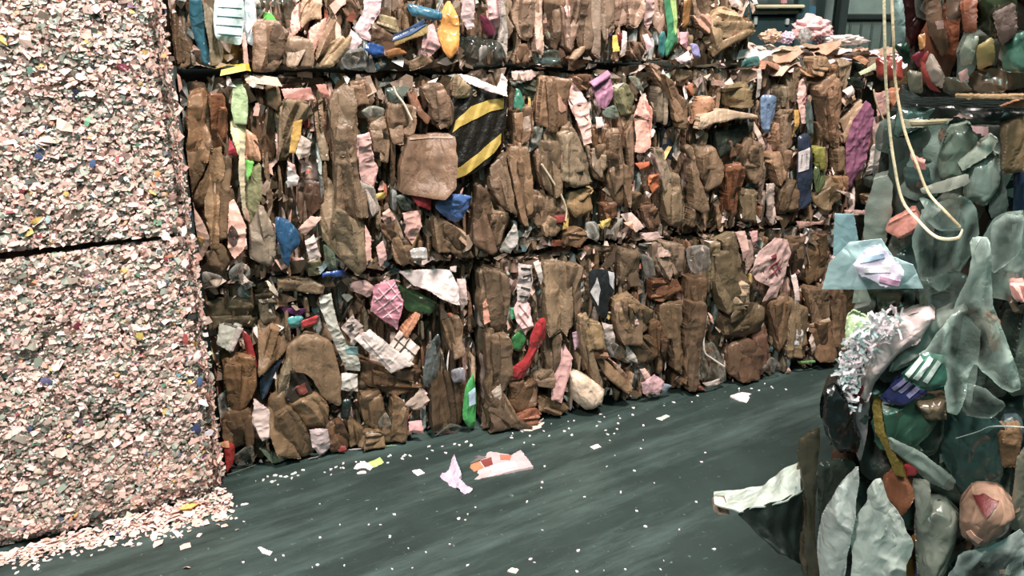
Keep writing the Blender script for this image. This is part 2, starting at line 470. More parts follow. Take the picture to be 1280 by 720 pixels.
# kind+layer colour | outline ; name ; what sets it apart.   '+' is print or painted light on the piece before it, '~width' is a line on it
DATA = '''
@ W 210 0 3.6
c1 6a5540 | 10,0 90,0 115,180 95,335 60,330 20,200
g2 2d6d80 | 92,-10 150,-10 160,60 172,180 210,322 165,310 128,200 100,110 ; plastic_wrapper ; dark blue plastic wrapper
c2 7d7462 | 160,10 205,50 215,160 248,210 242,288 192,285 182,180 165,90
g3 c4e2e0 | 212,-15 342,-15 347,80 337,160 330,205 260,192 212,172 203,80 ; plastic_bag ; pale blue bag with thin stripes
~2 6f9aa0 | 225,30 335,36
~2 6f9aa0 | 220,70 338,78
~2 6f9aa0 | 216,110 336,118
~2 6f9aa0 | 222,150 332,160
g2 cfdfe8 | 346,-10 390,-10 402,90 395,212 350,192 338,120 ; plastic_wrapper ; white and pale blue wrapper
p2 4fc03a | 418,45 470,60 492,98 440,96 ; paper_sheet ; bright green scrap
c3 7a6350 | 398,85 500,100 517,160 510,262 478,345 420,358 385,330 393,200
f1 59665a | 400,-10 580,-10 585,80 500,95 400,80
c2 d7a89b | 560,60 600,0 598,130 545,175
c2 b99a80 | 608,-10 692,-10 690,80 640,90 600,140 600,60
c3 8b7560 | 545,172 640,180 655,260 640,345 560,348 518,320 520,230
c3 c79c8c | 640,130 722,78 700,160 640,262
c3 7e6650 | 722,90 770,30 800,80 760,170 700,230 660,270 680,190
c2 6a5442 | 770,-10 830,-10 872,60 850,110 800,70
p3 e2bcc0 | 880,-5 962,-5 950,60 900,140 942,200 880,172 840,130 880,60 ; paper_sheet ; pale pink crumpled paper
p4 e8c8ca | 830,130 882,180 840,235 803,222 820,160
c2 8a7d60 | 930,60 1030,80 1042,140 990,165 940,160 918,110
c3 9a8569 | 790,165 812,190 790,250 700,322 648,332 670,270 720,200
f4 8a8f8a | 800,230 870,200 912,260 890,322 800,312 778,270
g4 1d4a8a | 908,188 982,210 980,252 930,252 878,220 ; plastic_wrapper ; dark blue wrapper scrap
c4 b7a22c | 225,312 362,286 370,325 340,345 250,372 222,355 ; carton ; flattened yellow carton
+ d8c94a | 240,315 350,290 354,318 235,342
p4 b89e86 | 115,310 215,330 222,352 170,355 128,342
p4 e4c4ae | 345,335 390,345 437,370 430,402 380,396 348,362
c1 55483a | 440,340 660,340 700,380 640,395 480,380
c2 84664a | 95,420 170,405 190,560 185,722 80,722 88,600
c2 7a5238 | 185,425 252,430 267,560 260,640 235,722 190,722 195,560
c3 a5bd90 | 300,375 345,380 362,460 355,560 300,555 283,470 ; carton ; pale green carton flap
c3 d3cfa4 | 285,545 355,558 342,722 315,692 285,600 ; carton ; cream carton flap
p4 a01830 | 275,620 312,690 312,708 273,702
c2 c69a7e | 350,585 400,620 420,722 350,722
c1 5d4735 | 370,470 420,520 442,600 482,680 470,722 420,692 378,600
c2 8d745c | 440,378 502,390 512,460 495,502 448,470
p4 dc978c | 513,398 642,393 662,452 600,452 528,446
p3 c88678 | 665,382 712,380 742,462 700,442
c3 7f6e58 | 528,450 632,458 642,520 600,560 560,722 493,722 508,560
p5 d8a840 | 565,550 607,538 600,600 577,692 548,692 ; paper_sheet ; orange yellow paper strip
p5 c7b2a4 | 600,608 652,640 642,702 590,722 578,692
c2 8a7a64 | 665,590 690,558 717,640 727,722 690,722
c1 6b4a38 | 690,455 742,468 747,600 735,722 715,622 693,560
c4 7d6a55 | 743,430 800,388 837,410 852,600 850,760 752,760 743,560
c3 7c6450 | 828,370 900,358 922,430 900,470 850,482 838,420
f4 b0b5a5 | 868,500 920,473 982,490 972,532 900,535
p5 e2b4ae | 848,605 912,598 917,660 935,730 858,730
c3 75614e | 908,560 970,518 1002,640 990,722 928,702
c3 7a6450 | 998,468 1112,480 1112,560 1080,642 1010,652 988,560
g2 4d5a50 | 978,398 1052,388 1062,470 1000,472
c3 8a5e48 | 1070,398 1102,378 1152,502 1150,545
@ W 210 180 3.6
c2 7a624a | 80,-10 190,-10 182,60 130,172 100,222 78,200
c2 82694e | 190,40 242,20 252,100 242,180 230,300 215,442 188,420 180,300 118,230 160,120
c3 6f5a44 | 240,70 292,60 282,200 277,420 228,432 233,250
p4 cdbf9a | 323,-20 347,-20 347,180 352,342 335,302 318,120
p4 5cba3c | 350,72 387,80 377,130 355,168 ; paper_sheet ; bright green corner of paper
c3 8a8a66 | 355,150 417,88 417,250 370,382 353,300
p4 e6b8a2 | 58,330 100,263 152,340 197,442 150,538 123,470 93,362 ; paper_sheet ; pink paper with a yellow mark
+ d9a93a | 135,420 162,432 150,468
p4 dfa794 | 278,270 300,253 322,310 352,372 347,462 300,522 268,470 268,400 ; paper_sheet ; pink paper with a printed wheel emblem
~2 4a3a34 | 288,370 308,390 318,420 308,450 290,465 275,445 272,415 278,385 288,370
~2 4a3a34 | 288,372 292,465
~2 4a3a34 | 272,420 318,418
~2 4a3a34 | 276,392 310,448
c4 85796a | 368,400 410,298 440,300 482,420 477,552 420,542 373,512
f3 a3aaa0 | 268,580 320,528 372,560 372,622 300,672
c2 5e4d3b | 168,500 240,458 287,530 250,602 188,562
f4 b5aca2 | 108,642 160,568 252,600 232,652 150,692
g4 1f4d72 | 483,328 550,350 592,400 597,460 552,500 547,562 520,542 508,470 488,420 ; plastic_wrapper ; dark blue plastic wrapper
p5 f4e4e0 | 538,98 592,150 587,192 540,202
p4 d8a8a0 | 538,78 572,95 582,150 558,142
c1 4c382b | 600,160 692,178 702,260 642,332 590,362 578,230
c2 8d7a62 | 690,130 747,180 747,300 742,422 700,422 688,320 703,220
c4 7a6753 | 752,-70 852,-70 862,120 892,250 897,362 800,342 758,320
p5 e0aea6 | 858,-20 912,-20 932,80 957,110 932,212 880,192 863,110 ; paper_sheet ; pink torn paper strip
c4 a39a92 | 863,168 930,200 957,322 910,352 883,260
c5 82735c | 758,318 892,370 892,420 897,562 860,592 790,532 748,400
p5 e6aea0 | 890,368 917,420 917,522 893,542
p4 e2b2a2 | 590,390 642,328 692,328 662,370 620,422
p5 e8d0c8 | 618,440 657,408 692,512 640,532 ; paper_sheet ; white printed slip
~4 7a6a66 | 635,455 668,445
~4 7a6a66 | 640,480 676,470
c3 8a7a60 | 690,328 742,420 762,440 782,522 740,482 698,430
f4 6a8c74 | 698,448 752,490 762,562 718,562
g4 27509a | 693,580 800,573 812,612 740,632 698,612 ; plastic_wrapper ; blue wrapper scrap
c2 6d6a50 | 608,530 692,528 702,602 640,612
c1 6a5a46 | 500,560 620,600 700,640 690,670 500,660
p3 d8c8b0 | 435,590 500,680 498,695 460,660
p4 d8c4b8 | 340,590 385,640 382,660 345,668
@ W 460 0 3.6
c1 5a4838 | 0,60 120,60 180,200 380,300 380,360 0,340
g3 2f6a84 | 178,10 332,50 332,92 280,92 258,85 198,70 ; plastic_bag ; teal blue plastic bag
c4 a08a5c | 88,190 258,105 267,152 180,182 138,207
+ 44689c | 100,172 160,140 245,88 262,108 190,158 110,190
+ c8d0d8 | 120,172 250,100 254,106 125,178
g4 d8902a | 338,60 380,-10 417,90 412,212 375,272 343,230 318,150 ; plastic_bag ; orange yellow plastic bag
p4 dca6a6 | 248,140 300,98 317,160 332,212 280,262 243,240
p4 eac8c8 | 428,-20 477,-20 487,122 455,132 428,80 ; plastic_bag ; pale pink plastic bag
p3 cfa2a4 | 533,-10 600,-10 612,110 558,152
g3 5a1f33 | 498,60 540,80 592,130 570,182 518,150
c4 e0d4cc | 588,-20 607,-20 642,180 647,262 598,272 593,220 612,120
f3 3a403a | 418,150 590,180 622,260 580,302 428,302
f4 b8b4ac | 500,215 540,200 545,260 505,285
c4 9a6a40 | 90,232 140,215 180,240 100,265
g3 2a5a90 | 0,190 75,220 80,262 20,262 ; plastic_wrapper ; blue wrapper scrap
g2 8ab0c4 | 0,300 70,270 90,290 20,345
c3 75604a | 190,280 260,240 290,280 200,320
c3 8f7c68 | 608,-20 652,-20 662,110 640,172 613,120
c3 98806c | 655,-20 762,-20 782,112 720,182 658,130
c4 c9a999 | 750,-20 802,-20 792,110 792,242 758,222
c3 7b6450 | 800,-20 882,-20 882,140 850,222 808,150
c4 8c7464 | 870,-20 952,-20 952,110 910,232 878,200
c3 6c5a4a | 950,-20 1012,-20 1017,222 980,242 948,180
c4 8f7d6e | 1008,-20 1052,-20 1052,262 1013,232
c3 84705f | 1053,-20 1102,-20 1112,130 1058,192
p5 d9aba1 | 888,18 932,30 932,82 900,77
f4 5e6a5c | 748,240 860,218 872,292 768,302
c3 7a604c | 648,210 722,198 742,270 678,292
c5 c2a58c | 918,262 987,208 987,237 935,277
p3 dfbbaf | 628,328 720,308 792,330 740,362 638,362
p5 f4e2e2 | 414,322 490,350 582,392 600,328 624,360 624,435 520,402 428,357 ; paper_sheet ; white flap above the striped carton
c4 16140f | 396,442 470,400 627,422 612,590 532,742 328,838 358,720 378,560 ; hazard_carton ; black carton with yellow diagonal stripes
+ b79a2a | 387,600 402,545 470,482 550,452 618,442 616,490 560,502 480,542 418,572
+ b79a2a | 420,752 500,690 602,602 600,645 570,690 440,792 360,818 340,816 352,790
~5 8a7a5a | 480,408 490,406 496,415 488,422 480,428 490,434 497,428
c5 b09c7e | 398,442 408,338 425,358 472,395 467,440
c4 7d6451 | 188,618 377,608 382,720 372,832 320,882 148,872 158,740
+ 9a806a | 190,622 374,612 374,620 190,630
c3 826b57 | 248,390 330,378 382,470 372,572 300,562 288,490
c4 76604e | 308,410 350,398 387,480 382,562 328,582
c4 7d5a46 | 178,390 240,488 287,530 270,562 208,490
g3 2f7a62 | 638,398 690,398 712,472 690,512 643,482
c1 3a4438 | 628,370 770,365 782,440 710,442
c3 80664f | 663,490 742,478 742,622 690,662 658,600
p3 8b8a80 | 733,580 782,558 782,652 738,692
c4 7b624c | 788,348 902,358 907,470 902,562 850,572 768,542 778,440
+ a98069 | 830,462 893,422 900,498 868,508
p4 dcaa9e | 903,358 930,348 992,460 1002,560 1002,642 968,652 948,560 918,470 ; paper_sheet ; long pink paper strip
~5 5a4038 | 930,470 985,480
~5 5a4038 | 960,500 992,540
p4 a8708f | 1008,390 1102,328 1112,440 1080,492 1038,482 ; plastic_wrapper ; purple wrapper
p5 cf8db4 | 998,370 1092,318 1112,342 1018,394
c3 8b6a54 | 928,343 1002,338 1002,402 958,412
c4 85705b | 868,580 920,558 982,722 985,800 900,845 865,760
c3 7a6350 | 758,680 850,648 872,722 860,820 800,860 770,800
c3 6f6452 | 788,560 852,568 872,602 850,652 798,642
f4 7f8f80 | 1058,500 1112,468 1142,532 1080,542
c3 6c5038 | 1008,570 1082,558 1092,642 1040,702 1008,652
p5 e0bdb2 | 1033,528 1062,528 1067,577 1033,577
@ W 460 180 3.6
p4 b0202c | 198,238 292,233 287,302 228,282 ; paper_sheet ; dark red scrap
g5 4a74b8 | 318,260 380,222 467,230 452,292 430,342 400,362 338,322 308,290 ; plastic_bag ; shiny blue plastic bag
f3 7f8f83 | 118,230 200,228 222,302 158,302
p4 dda89c | 153,312 247,303 247,372 210,458 163,402 173,370
p4 e0b0a0 | 63,310 100,293 132,342 110,392 73,350 ; paper_sheet ; pale pink label
~4 6a3a34 | 88,335 105,330 110,355 92,362
p3 b89c38 | 33,225 87,218 77,252 43,258
c3 7c6650 | 118,450 190,438 217,522 190,572 128,532
c3 6a5440 | 58,360 132,400 112,442 78,432
f5 b0b0ac | 188,480 272,468 272,522 208,532
p4 d8a8a0 | 40,470 70,440 90,520 60,560
c4 6b5945 | 298,330 370,358 442,450 492,522 440,552 388,490 308,482
c5 a48a74 | 298,328 442,400 447,462 360,382
p5 cf9e88 | 298,370 350,388 367,432 308,432
c3 5c4a3a | 488,180 540,218 562,310 632,320 602,432 540,502 468,430 478,300
c4 6a5745 | 560,320 632,320 600,440 545,500
c4 8b755e | 518,188 560,258 572,300 632,308 622,352 560,332 538,270
c4 75614e | 558,110 640,40 662,200 692,332 640,302 598,270 558,200
c4 80674f | 640,20 722,20 742,200 742,322 690,332 658,200
p5 d0c8c0 | 608,490 625,428 660,358 692,380 692,432 650,502 ; plastic_bag ; whitish plastic bag
c4 7a6853 | 770,60 790,-10 852,-10 872,90 872,200 830,212 788,150
c5 8b7b66 | 868,-40 930,-50 982,80 1002,182 930,197 878,160
c3 75604d | 728,210 800,218 802,362 760,372 738,320
c3 6e5d4a | 798,230 882,238 892,332 850,402 798,410
c4 9a8268 | 788,370 820,328 842,340 842,412 798,417
p5 8a2f2a | 848,330 892,318 892,352 850,362 ; paper_sheet ; dark red tag
p5 dcb442 | 888,328 917,340 907,382 883,387 ; paper_sheet ; yellow scrap
c3 75533c | 1058,280 1112,258 1127,332 1078,352
f4 c9c5bb | 998,350 1052,368 1042,442 988,422
p5 dcc85e | 1048,350 1107,338 1097,367 1058,377 ; paper_sheet ; yellow scrap
f4 b3b3a4 | 1088,390 1147,318 1142,422 1108,432
c4 6d553f | 888,400 950,378 992,430 952,462 878,452
c3 7a4a38 | 828,430 902,438 892,462 828,462
c4 7b6652 | 1078,-60 1152,-60 1152,160 1120,222 1088,150
c4 8f7d68 | 1018,20 1072,28 1072,100 1040,152 1008,100
c3 8d7453 | 898,230 1000,198 1012,300 940,332 898,290
p5 f6e0dc | 148,588 260,573 372,568 402,640 412,722 340,702 290,672 208,642 ; paper_sheet ; large white paper sheet
g3 2d4a2a | 128,630 200,658 262,690 322,722 300,770 180,760 150,700 ; plastic_wrapper ; dark green wrapper
p4 e8c8c0 | 405,610 440,610 450,720 430,760 408,690
p4 f0d8d4 | 370,555 405,555 403,580 372,580
c2 5f5140 | 498,570 602,568 642,640 620,722 518,722
p4 cfc0bb | 678,540 742,548 747,642 722,730 678,722 ; paper_sheet ; white paper with dark stripes
~7 3a3634 | 690,560 735,565
~7 3a3634 | 700,600 738,590 742,620
~7 3a3634 | 695,650 738,660
~7 3a3634 | 690,690 730,695
p5 e4d4cc | 750,540 775,520 795,610 790,640 770,600
@ W 480 340 2.572
c4 7c6a55 | 513,-25 592,-20 602,90 592,202 570,182 528,200 523,100
c4 84705b | 588,-20 632,-20 637,100 620,152 598,192
c3 6f5d4a | 523,170 572,180 562,280 530,332 518,250
g5 ba2028 | 468,210 490,143 517,143 522,222 497,250 482,292 450,358 420,352 408,325 450,290 468,250 ; plastic_bag ; bright red plastic bag
p4 e6bab8 | 418,120 450,78 477,110 482,172 460,208 428,160 ; paper_sheet ; pink printed paper
~4 8a6a68 | 440,110 470,150
~4 8a6a68 | 432,135 466,180
g4 2f8040 | 413,210 450,188 467,225 440,262 413,252 ; plastic_wrapper ; green wrapper
p4 3f9a6a | 413,120 430,118 432,150 413,155
p4 dd987e | 318,100 340,78 372,120 362,152 325,172 ; paper_sheet ; orange pink paper
c3 7a6652 | 328,-10 392,10 402,100 392,180 370,202 328,170 308,100
c4 6e5c49 | 308,210 402,208 407,332 380,392 350,422 308,422 303,300
p5 9a6048 | 308,203 382,203 362,222 318,222
c5 594a3b | 308,420 355,400 420,468 477,552 430,578 350,572 308,522
c5 6b5a48 | 378,370 412,440 440,560 400,560 372,440
p5 c8b8a8 | 345,385 378,365 392,430 378,450
g4 2f9a4a | 263,370 300,328 302,440 292,540 322,572 280,552 248,470 ; plastic_bottle ; crushed green plastic bottle
+ a8c8e0 | 272,390 298,378 298,428 274,432
f4 6f776c | 168,560 215,488 272,510 282,582 200,612 163,602
p4 8b3a3a | 193,575 235,563 242,602 205,612
c3 75604b | 193,160 250,148 257,280 230,292 208,230
f3 6c7a7a | 138,240 180,188 182,310 150,372 128,340
c3 6e553f | 408,370 492,348 502,422 440,462 413,440
c4 7b6855 | 493,340 547,318 547,367 500,372
p4 d3a09c | 543,370 565,268 590,238 612,280 592,350 572,422 538,412 ; plastic_film ; pink plastic film
c4 8b775f | 628,160 655,148 667,240 707,362 690,378 648,290 633,230
c5 96805f | 648,168 702,168 712,252 660,252
c5 7d5c44 | 663,255 717,250 717,277 670,282
c5 8c7358 | 688,280 730,298 802,372 780,388 728,350
c4 caa58f | 738,288 790,338 802,377 760,342
b5 e2c8ac | 608,340 640,328 712,375 702,422 660,452 618,422 ; plastic_bag ; cream white bag near the floor
g4 23282a | 663,-5 747,-5 747,70 725,92 720,152 690,142 668,80 ; carton ; black and grey carton
+ b8b8b8 | 670,70 690,20 700,60 690,110
+ b0b4b8 | 725,0 745,5 742,60 728,40
c4 806b56 | 743,110 790,73 825,100 825,232 770,232 748,180
p5 e4bcb2 | 783,150 810,133 825,170 800,192
f4 a8a090 | 698,200 760,238 822,290 790,302 728,270
p4 c8a0b0 | 610,200 630,190 640,240 618,255
c4 8a5a44 | 398,490 480,438 502,460 490,492
p5 e4d3c4 | 468,500 520,478 517,507 480,512
f4 a5a5b0 | 218,320 260,308 262,352 225,362
p5 d79d9d | 83,490 125,483 127,522 83,522
p4 c0a898 | 68,430 120,378 152,422 110,452
g3 5f5547 | 148,400 200,438 192,482 148,462
c2 4f4030 | 150,320 250,360 250,480 210,520 150,500
c3 6a5640 | 500,400 560,420 600,440 560,470 500,450
@ W 230 350 2.667
c1 5d5440 | 38,80 150,60 252,90 252,160 130,142 48,182
c1 4a4434 | 250,40 440,50 440,90 300,95
p3 b0b0a2 | 123,130 195,158 192,182 155,242 108,212 ; paper_sheet ; grey printed paper
~5 6a6a64 | 135,150 180,165
p4 dcc9c1 | 178,160 198,163 167,242 150,242
g3 961f22 | 193,168 222,190 247,290 235,308 208,250 ; plastic_wrapper ; dark red strip
c2 746a56 | 253,70 302,60 307,142 258,147
c3 7a6249 | 253,150 340,148 352,200 332,250 280,292 248,312 253,222
p3 602a60 | 323,95 412,98 392,122 338,117
g4 3f9595 | 343,125 402,123 387,167 353,167 ; plastic_wrapper ; teal scrap
g4 b02a30 | 388,140 452,118 447,152 400,167 ; plastic_wrapper ; red scrap
p3 bd7e5e | 308,65 347,63 347,97 313,92
p4 c0c0b3 | 448,60 490,43 502,110 522,170 547,222 582,260 592,312 548,312 518,250 488,180 458,100 ; paper_sheet ; long white carton edge
+ 6fa0a0 | 540,228 578,224 583,252 546,250
p4 bab5ad | 528,320 582,318 582,377 528,372
c4 7d6851 | 348,230 410,188 492,215 522,332 522,422 470,402 428,332 398,312 348,302 ; carton ; crushed brown carton
c3 2a2620 | 343,290 400,308 432,382 360,408 338,382
c4 8f8068 | 318,350 350,258 362,290 342,402 318,392
p4 7a3a30 | 372,360 405,350 415,380 385,390
c4 806a50 | 353,420 440,383 477,420 472,502 420,502 388,470
c4 6e5b44 | 288,410 340,378 392,470 432,562 390,602 308,582 288,502
p4 d6beb6 | 233,400 285,438 302,530 260,542 228,480 ; paper_sheet ; white crumpled paper
p5 d2bcbc | 418,500 480,498 492,572 460,612 428,562 ; paper_sheet ; pale pink paper
c3 5d4632 | 478,490 520,473 552,530 552,612 500,602 478,552
p4 7a2620 | 508,560 540,558 547,602 520,602
c3 6f5b43 | 548,470 602,500 592,602 558,592
c4 786349 | 598,510 660,508 672,602 620,622 588,592
c3 6a5640 | 588,390 660,368 667,472 650,502 608,492
c4 705c46 | 698,400 747,438 742,562 700,592 668,582 663,500 688,480
f4 9a9a8c | 648,480 675,438 697,490 660,512
c2 5b4631 | 588,260 700,308 792,300 772,362 690,382 598,342
p5 e8d6cf | 573,200 620,168 767,280 692,317 ; paper_sheet ; white folded paper
~3 9a8a84 | 600,200 690,300
p5 e0cac2 | 528,165 560,118 600,160 560,207 ; paper_sheet ; small white label
~6 3a3430 | 545,160 562,150
~6 3a3430 | 552,176 568,164
p5 dcc8bc | 688,225 725,173 792,230 755,278 ; paper_sheet ; white paper with a printed grid
~4 4a4038 | 706,200 773,256
~4 4a4038 | 718,250 758,202
~4 4a4038 | 700,236 742,186
p5 e08ea4 | 638,20 700,-5 732,70 717,172 668,140 628,110 ; netting ; pink netting bag
~3 f0c8d0 | 650,30 720,110
~3 f0c8d0 | 680,10 728,70
~3 f0c8d0 | 640,60 712,150
~3 f0c8d0 | 650,110 720,40
~3 f0c8d0 | 670,135 728,80
~3 f0c8d0 | 640,80 705,10
p4 e4b6ae | 553,20 600,-5 642,30 620,62 558,42
g4 9a201c | 103,590 130,538 172,555 167,612 140,647 103,642 ; drink_can ; crushed red can
+ c98a5a | 114,548 150,545 152,562 130,562
f3 8f9286 | 163,590 230,538 237,622 180,652
f3 a8b0a8 | 78,420 160,358 167,400 130,472 88,440
c2 6a4028 | 68,300 110,328 132,392 88,392
c3 7a5c3f | 128,270 230,258 242,342 210,422 170,452 138,340
c3 66503a | 130,450 220,430 230,540 160,580 130,520
g2 2a3f55 | 248,330 330,258 322,290 260,422
g3 1d2f2c | 528,400 560,398 552,470 523,472
p4 dcb4ac | 418,630 470,608 482,642 430,652
p4 ecd3d3 | 558,640 600,603 632,630 600,647
p5 a8d060 | 653,635 700,603 712,608 680,632 ; paper_sheet ; lime green scrap
f4 9b9a8a | 98,660 200,638 252,650 150,682
f3 7d8c8c | 798,290 840,198 852,300 820,372 798,350
c4 c0886a | 728,180 780,108 792,125 745,192
c3 5a6a5a | 250,560 320,600 400,590 400,615 300,620
@ W 700 0 4.5
p4 e2b4b0 | 483,-20 537,-20 537,120 520,172 488,120 ; paper_sheet ; pink paper
c3 8e7565 | 538,-20 592,-20 602,120 560,192 538,150
g4 3c9064 | 588,-20 642,-20 672,180 682,240 610,332 598,250 618,200 ; carton ; green carton
+ a4c86e | 628,-15 662,-15 674,170 658,200 648,120
g4 b07a3a | 693,-20 742,-20 737,150 698,162 ; plastic_wrapper ; orange brown wrapper
c3 8a7560 | 748,-20 830,-20 852,80 842,182 788,140 758,80
c4 b08a76 | 768,85 852,78 847,192 798,150
c4 9a8468 | 848,130 930,40 1002,58 1102,150 1082,192 980,242 900,302 868,230
c5 8a7458 | 870,240 960,150 1090,170 1080,195 980,245 895,310
+ 7a4a35 | 900,262 1000,180 1020,185 920,275
p3 e0c9c4 | 958,-20 1027,-20 1022,45 978,37 ; paper_sheet ; white paper corner
g3 5a4680 | 273,-20 312,-20 312,212 278,217
p5 dcc434 | 308,200 332,198 345,290 308,292 ; paper_sheet ; yellow printed scrap
g4 6a2020 | 328,180 372,190 372,282 338,302
p5 d8c8c0 | 368,170 387,180 382,292 348,312
c3 9a806e | 383,-20 472,-20 467,80 430,152 388,140
c2 876e5e | 298,-20 382,-20 377,130 308,152
c2 8f7866 | 190,-20 280,-20 280,240 230,300 195,200
f4 9ab0b0 | 195,-20 245,-20 240,80 200,120
c3 77624f | 440,90 480,60 482,150 532,200 480,242
g4 2f8080 | 558,200 600,168 622,240 602,332 568,302
p5 e8c8cc | 658,330 740,283 752,350 690,357
p4 cd939c | 688,180 732,178 732,282 688,250
g4 8a86b8 | 738,240 792,250 802,332 758,322
c3 7a6250 | 398,230 480,258 472,342 398,322
p5 d8a8b0 | 480,200 510,190 525,260 500,290
c4 a88a72 | 498,345 562,378 562,400 642,470 652,522 558,452
+ d8b09a | 500,350 554,378 552,394 505,360
c4 8a7058 | 548,430 640,478 672,540 702,560 722,722 680,722 638,602
g2 2c3238 | 588,500 632,530 642,722 598,722
c3 8b7d6b | 543,490 602,530 602,692 548,682
c4 b4876a | 738,570 850,543 872,602 800,662 748,702
c3 a06a50 | 718,490 792,468 762,542
c3 7a6a54 | 638,388 742,368 752,430 678,462
c3 77684c | 928,480 1072,468 1062,602 938,602
p4 c8b8b0 | 918,490 970,438 982,470 933,507
f4 8a9a84 | 398,430 440,428 482,522 438,502
c3 6c6a50 | 300,500 380,470 420,560 400,640 320,640
c2 7a6a55 | 330,600 410,600 420,722 350,722
p5 e4a898 | 423,652 460,558 502,528 522,662 ; paper_sheet ; salmon pink carton
p4 e0b0a4 | 70,540 130,520 170,600 160,722 110,722
@ W 720 120 4
p5 e0a490 | 298,110 350,18 387,60 392,120 382,202 370,262 330,288 303,282 308,140 ; carton ; long salmon pink carton
+ d07868 | 358,24 383,62 386,120 378,190 372,125
~3 5a3a34 | 305,108 385,124
c3 836d57 | 608,250 690,258 742,340 722,442 670,482 618,402
c4 7c6752 | 528,290 600,258 622,402 662,562 640,582 558,542 528,440
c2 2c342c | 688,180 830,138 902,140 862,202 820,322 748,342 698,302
c3 765d48 | 758,220 830,248 832,312 788,332
c3 7a5138 | 752,360 822,338 817,592 762,602
c4 7f6a55 | 868,210 930,238 942,422 900,442 848,380 838,280
c3 6e5f4a | 818,470 902,468 902,622 838,622
c3 8d7f6c | 398,270 450,268 482,402 472,472 438,472
c3 7b6a55 | 438,480 520,388 532,642 468,642
p5 cf683a | 308,340 370,328 377,370 328,367 ; paper_sheet ; orange scrap
p5 df763a | 368,400 415,388 432,460 400,492 368,450 ; paper_sheet ; orange scrap
f4 c8a49a | 298,290 380,278 432,350 432,482 350,402
c3 7c6a55 | 78,170 170,148 172,230 118,242
c3 79644f | 58,260 140,238 162,380 150,432 88,402
c4 76604b | 163,280 272,350 267,542 220,552 168,450
c3 7f7460 | -5,190 52,300 82,440 -5,462
c3 6f5440 | 198,50 242,60 272,200 262,282 218,230
c4 806a57 | 248,200 302,130 302,280 292,442 268,332
c3 75604a | 278,480 330,488 342,572 298,582
p4 dcb8ab | 238,600 290,588 352,660 300,682
p5 e4a484 | 248,640 290,628 292,672
f4 8a9690 | 58,640 110,628 132,702 68,702
p5 cdac50 | 118,645 187,618 182,652 138,667 ; paper_sheet ; yellow scrap
c3 6d4f3a | 128,540 190,558 212,642 168,622
c3 6a5240 | 340,560 400,540 430,640 380,680 345,640
g1 1f2a38 | 428,150 482,98 492,382 438,302
g3 6b86a8 | 933,-5 1002,-5 1002,100 970,202 938,150 ; plastic_wrapper ; grey blue cloth
p4 b89a3a | 898,130 932,180 912,192
p5 d9b8a8 | 903,130 962,260 952,292 898,170
c3 8c6f58 | 998,160 1042,108 1042,270 998,272
c3 9a7c62 | 968,290 1042,278 1042,422
p4 cbb0a4 | 958,440 1002,438 1002,542 968,562
c3 6a5844 | 560,545 640,600 600,660 520,640
c6 b8a28a | 556,150 640,104 742,68 894,95 900,112 800,118 700,140 655,166 600,160 ; carton_flap ; pale flap sticking out over a dark opening
@ W 720 280 3
c3 6b5b49 | 168,100 240,108 252,232 178,242
f4 9a948a | 248,110 292,130 302,202 268,202
c3 8a7866 | 278,60 360,70 370,180 340,212 288,150
c3 7d6b5a | 350,70 432,88 432,192 370,200
p4 c0a090 | 300,95 350,85 360,120 310,130
p4 c8a8a0 | 250,40 310,30 330,60 270,75
f4 9a9894 | 428,90 502,78 502,172 438,192
c3 6b4a36 | 288,210 380,203 402,250 330,292 288,282
c3 6a5440 | 378,205 492,203 482,302 400,312 328,302
c4 6e5a45 | 328,310 420,300 412,450 400,560 370,540 365,440 325,420
c4 655240 | 415,300 482,298 472,422 462,562 430,612 398,602 408,450
c2 3a2c22 | 360,430 412,430 405,560 365,560
c3 5a4433 | 318,430 370,428 362,542 318,482
g5 b83a3a | 453,330 475,308 482,370 448,377 ; plastic_wrapper ; small red scrap
c4 74664f | 518,30 602,28 622,190 652,242 632,302 558,332 528,250
c4 81725a | 503,30 532,28 547,180 520,272 493,240
c3 5d4f3b | 548,330 640,298 702,310 692,402 640,432 558,452
c5 b09a82 | 558,240 640,218 652,302 588,312
p5 e2b8b0 | 688,100 740,48 802,60 817,110 802,192 770,282 718,302 740,242 680,212 653,180 ; paper_sheet ; pale pink printed sheet
~4 9a3a44 | 730,170 770,130
~4 9a3a44 | 735,200 775,160
~4 9a3a44 | 740,160 768,200
~4 9a3a44 | 755,150 778,185
+ 8a3a42 | 730,120 748,110 752,132 736,140
g4 2f3a34 | 688,130 722,150 722,222 678,202
p4 cfa498 | 608,30 642,28 652,110 638,142
p4 d5a09e | 653,20 692,28 677,112
p3 b89a8a | 640,60 660,60 670,150 650,200
f4 8b8f84 | 468,480 520,438 562,530 562,592 478,592 ; plastic_film ; grey green film by the floor
c3 5f4a3a | 578,470 660,438 692,480 682,572 620,592 578,562
c3 634a3c | 678,420 722,378 722,522 688,572
c3 705a44 | 728,300 802,268 792,422 758,482
c2 6f5b48 | 798,60 870,45 880,130 850,210 818,190
c2 6a563f | 865,45 942,40 942,182 880,232
p4 e0c8c0 | 820,200 835,190 845,290 830,310
c3 7b6650 | 878,240 942,248 952,362 898,392
c3 6e5741 | 888,380 962,358 972,502 898,512
c3 6a5642 | 958,250 1017,258 1012,502 968,492
c3 7b6a52 | 798,300 872,318 862,502 798,502
p4 b0b4b8 | 808,370 852,400 842,492 798,502
p5 d0b8a8 | 878,440 895,415 912,480 897,497
p4 c8b090 | 895,385 950,352 955,362 905,398
f4 8f8c84 | 698,540 740,498 777,530 772,562 718,562
g4 6a9a5a | 838,520 900,512 905,522 850,532
p5 ddadb3 | 248,600 300,568 342,600 322,642 258,642 ; plastic_bag ; pale pink bag near the floor
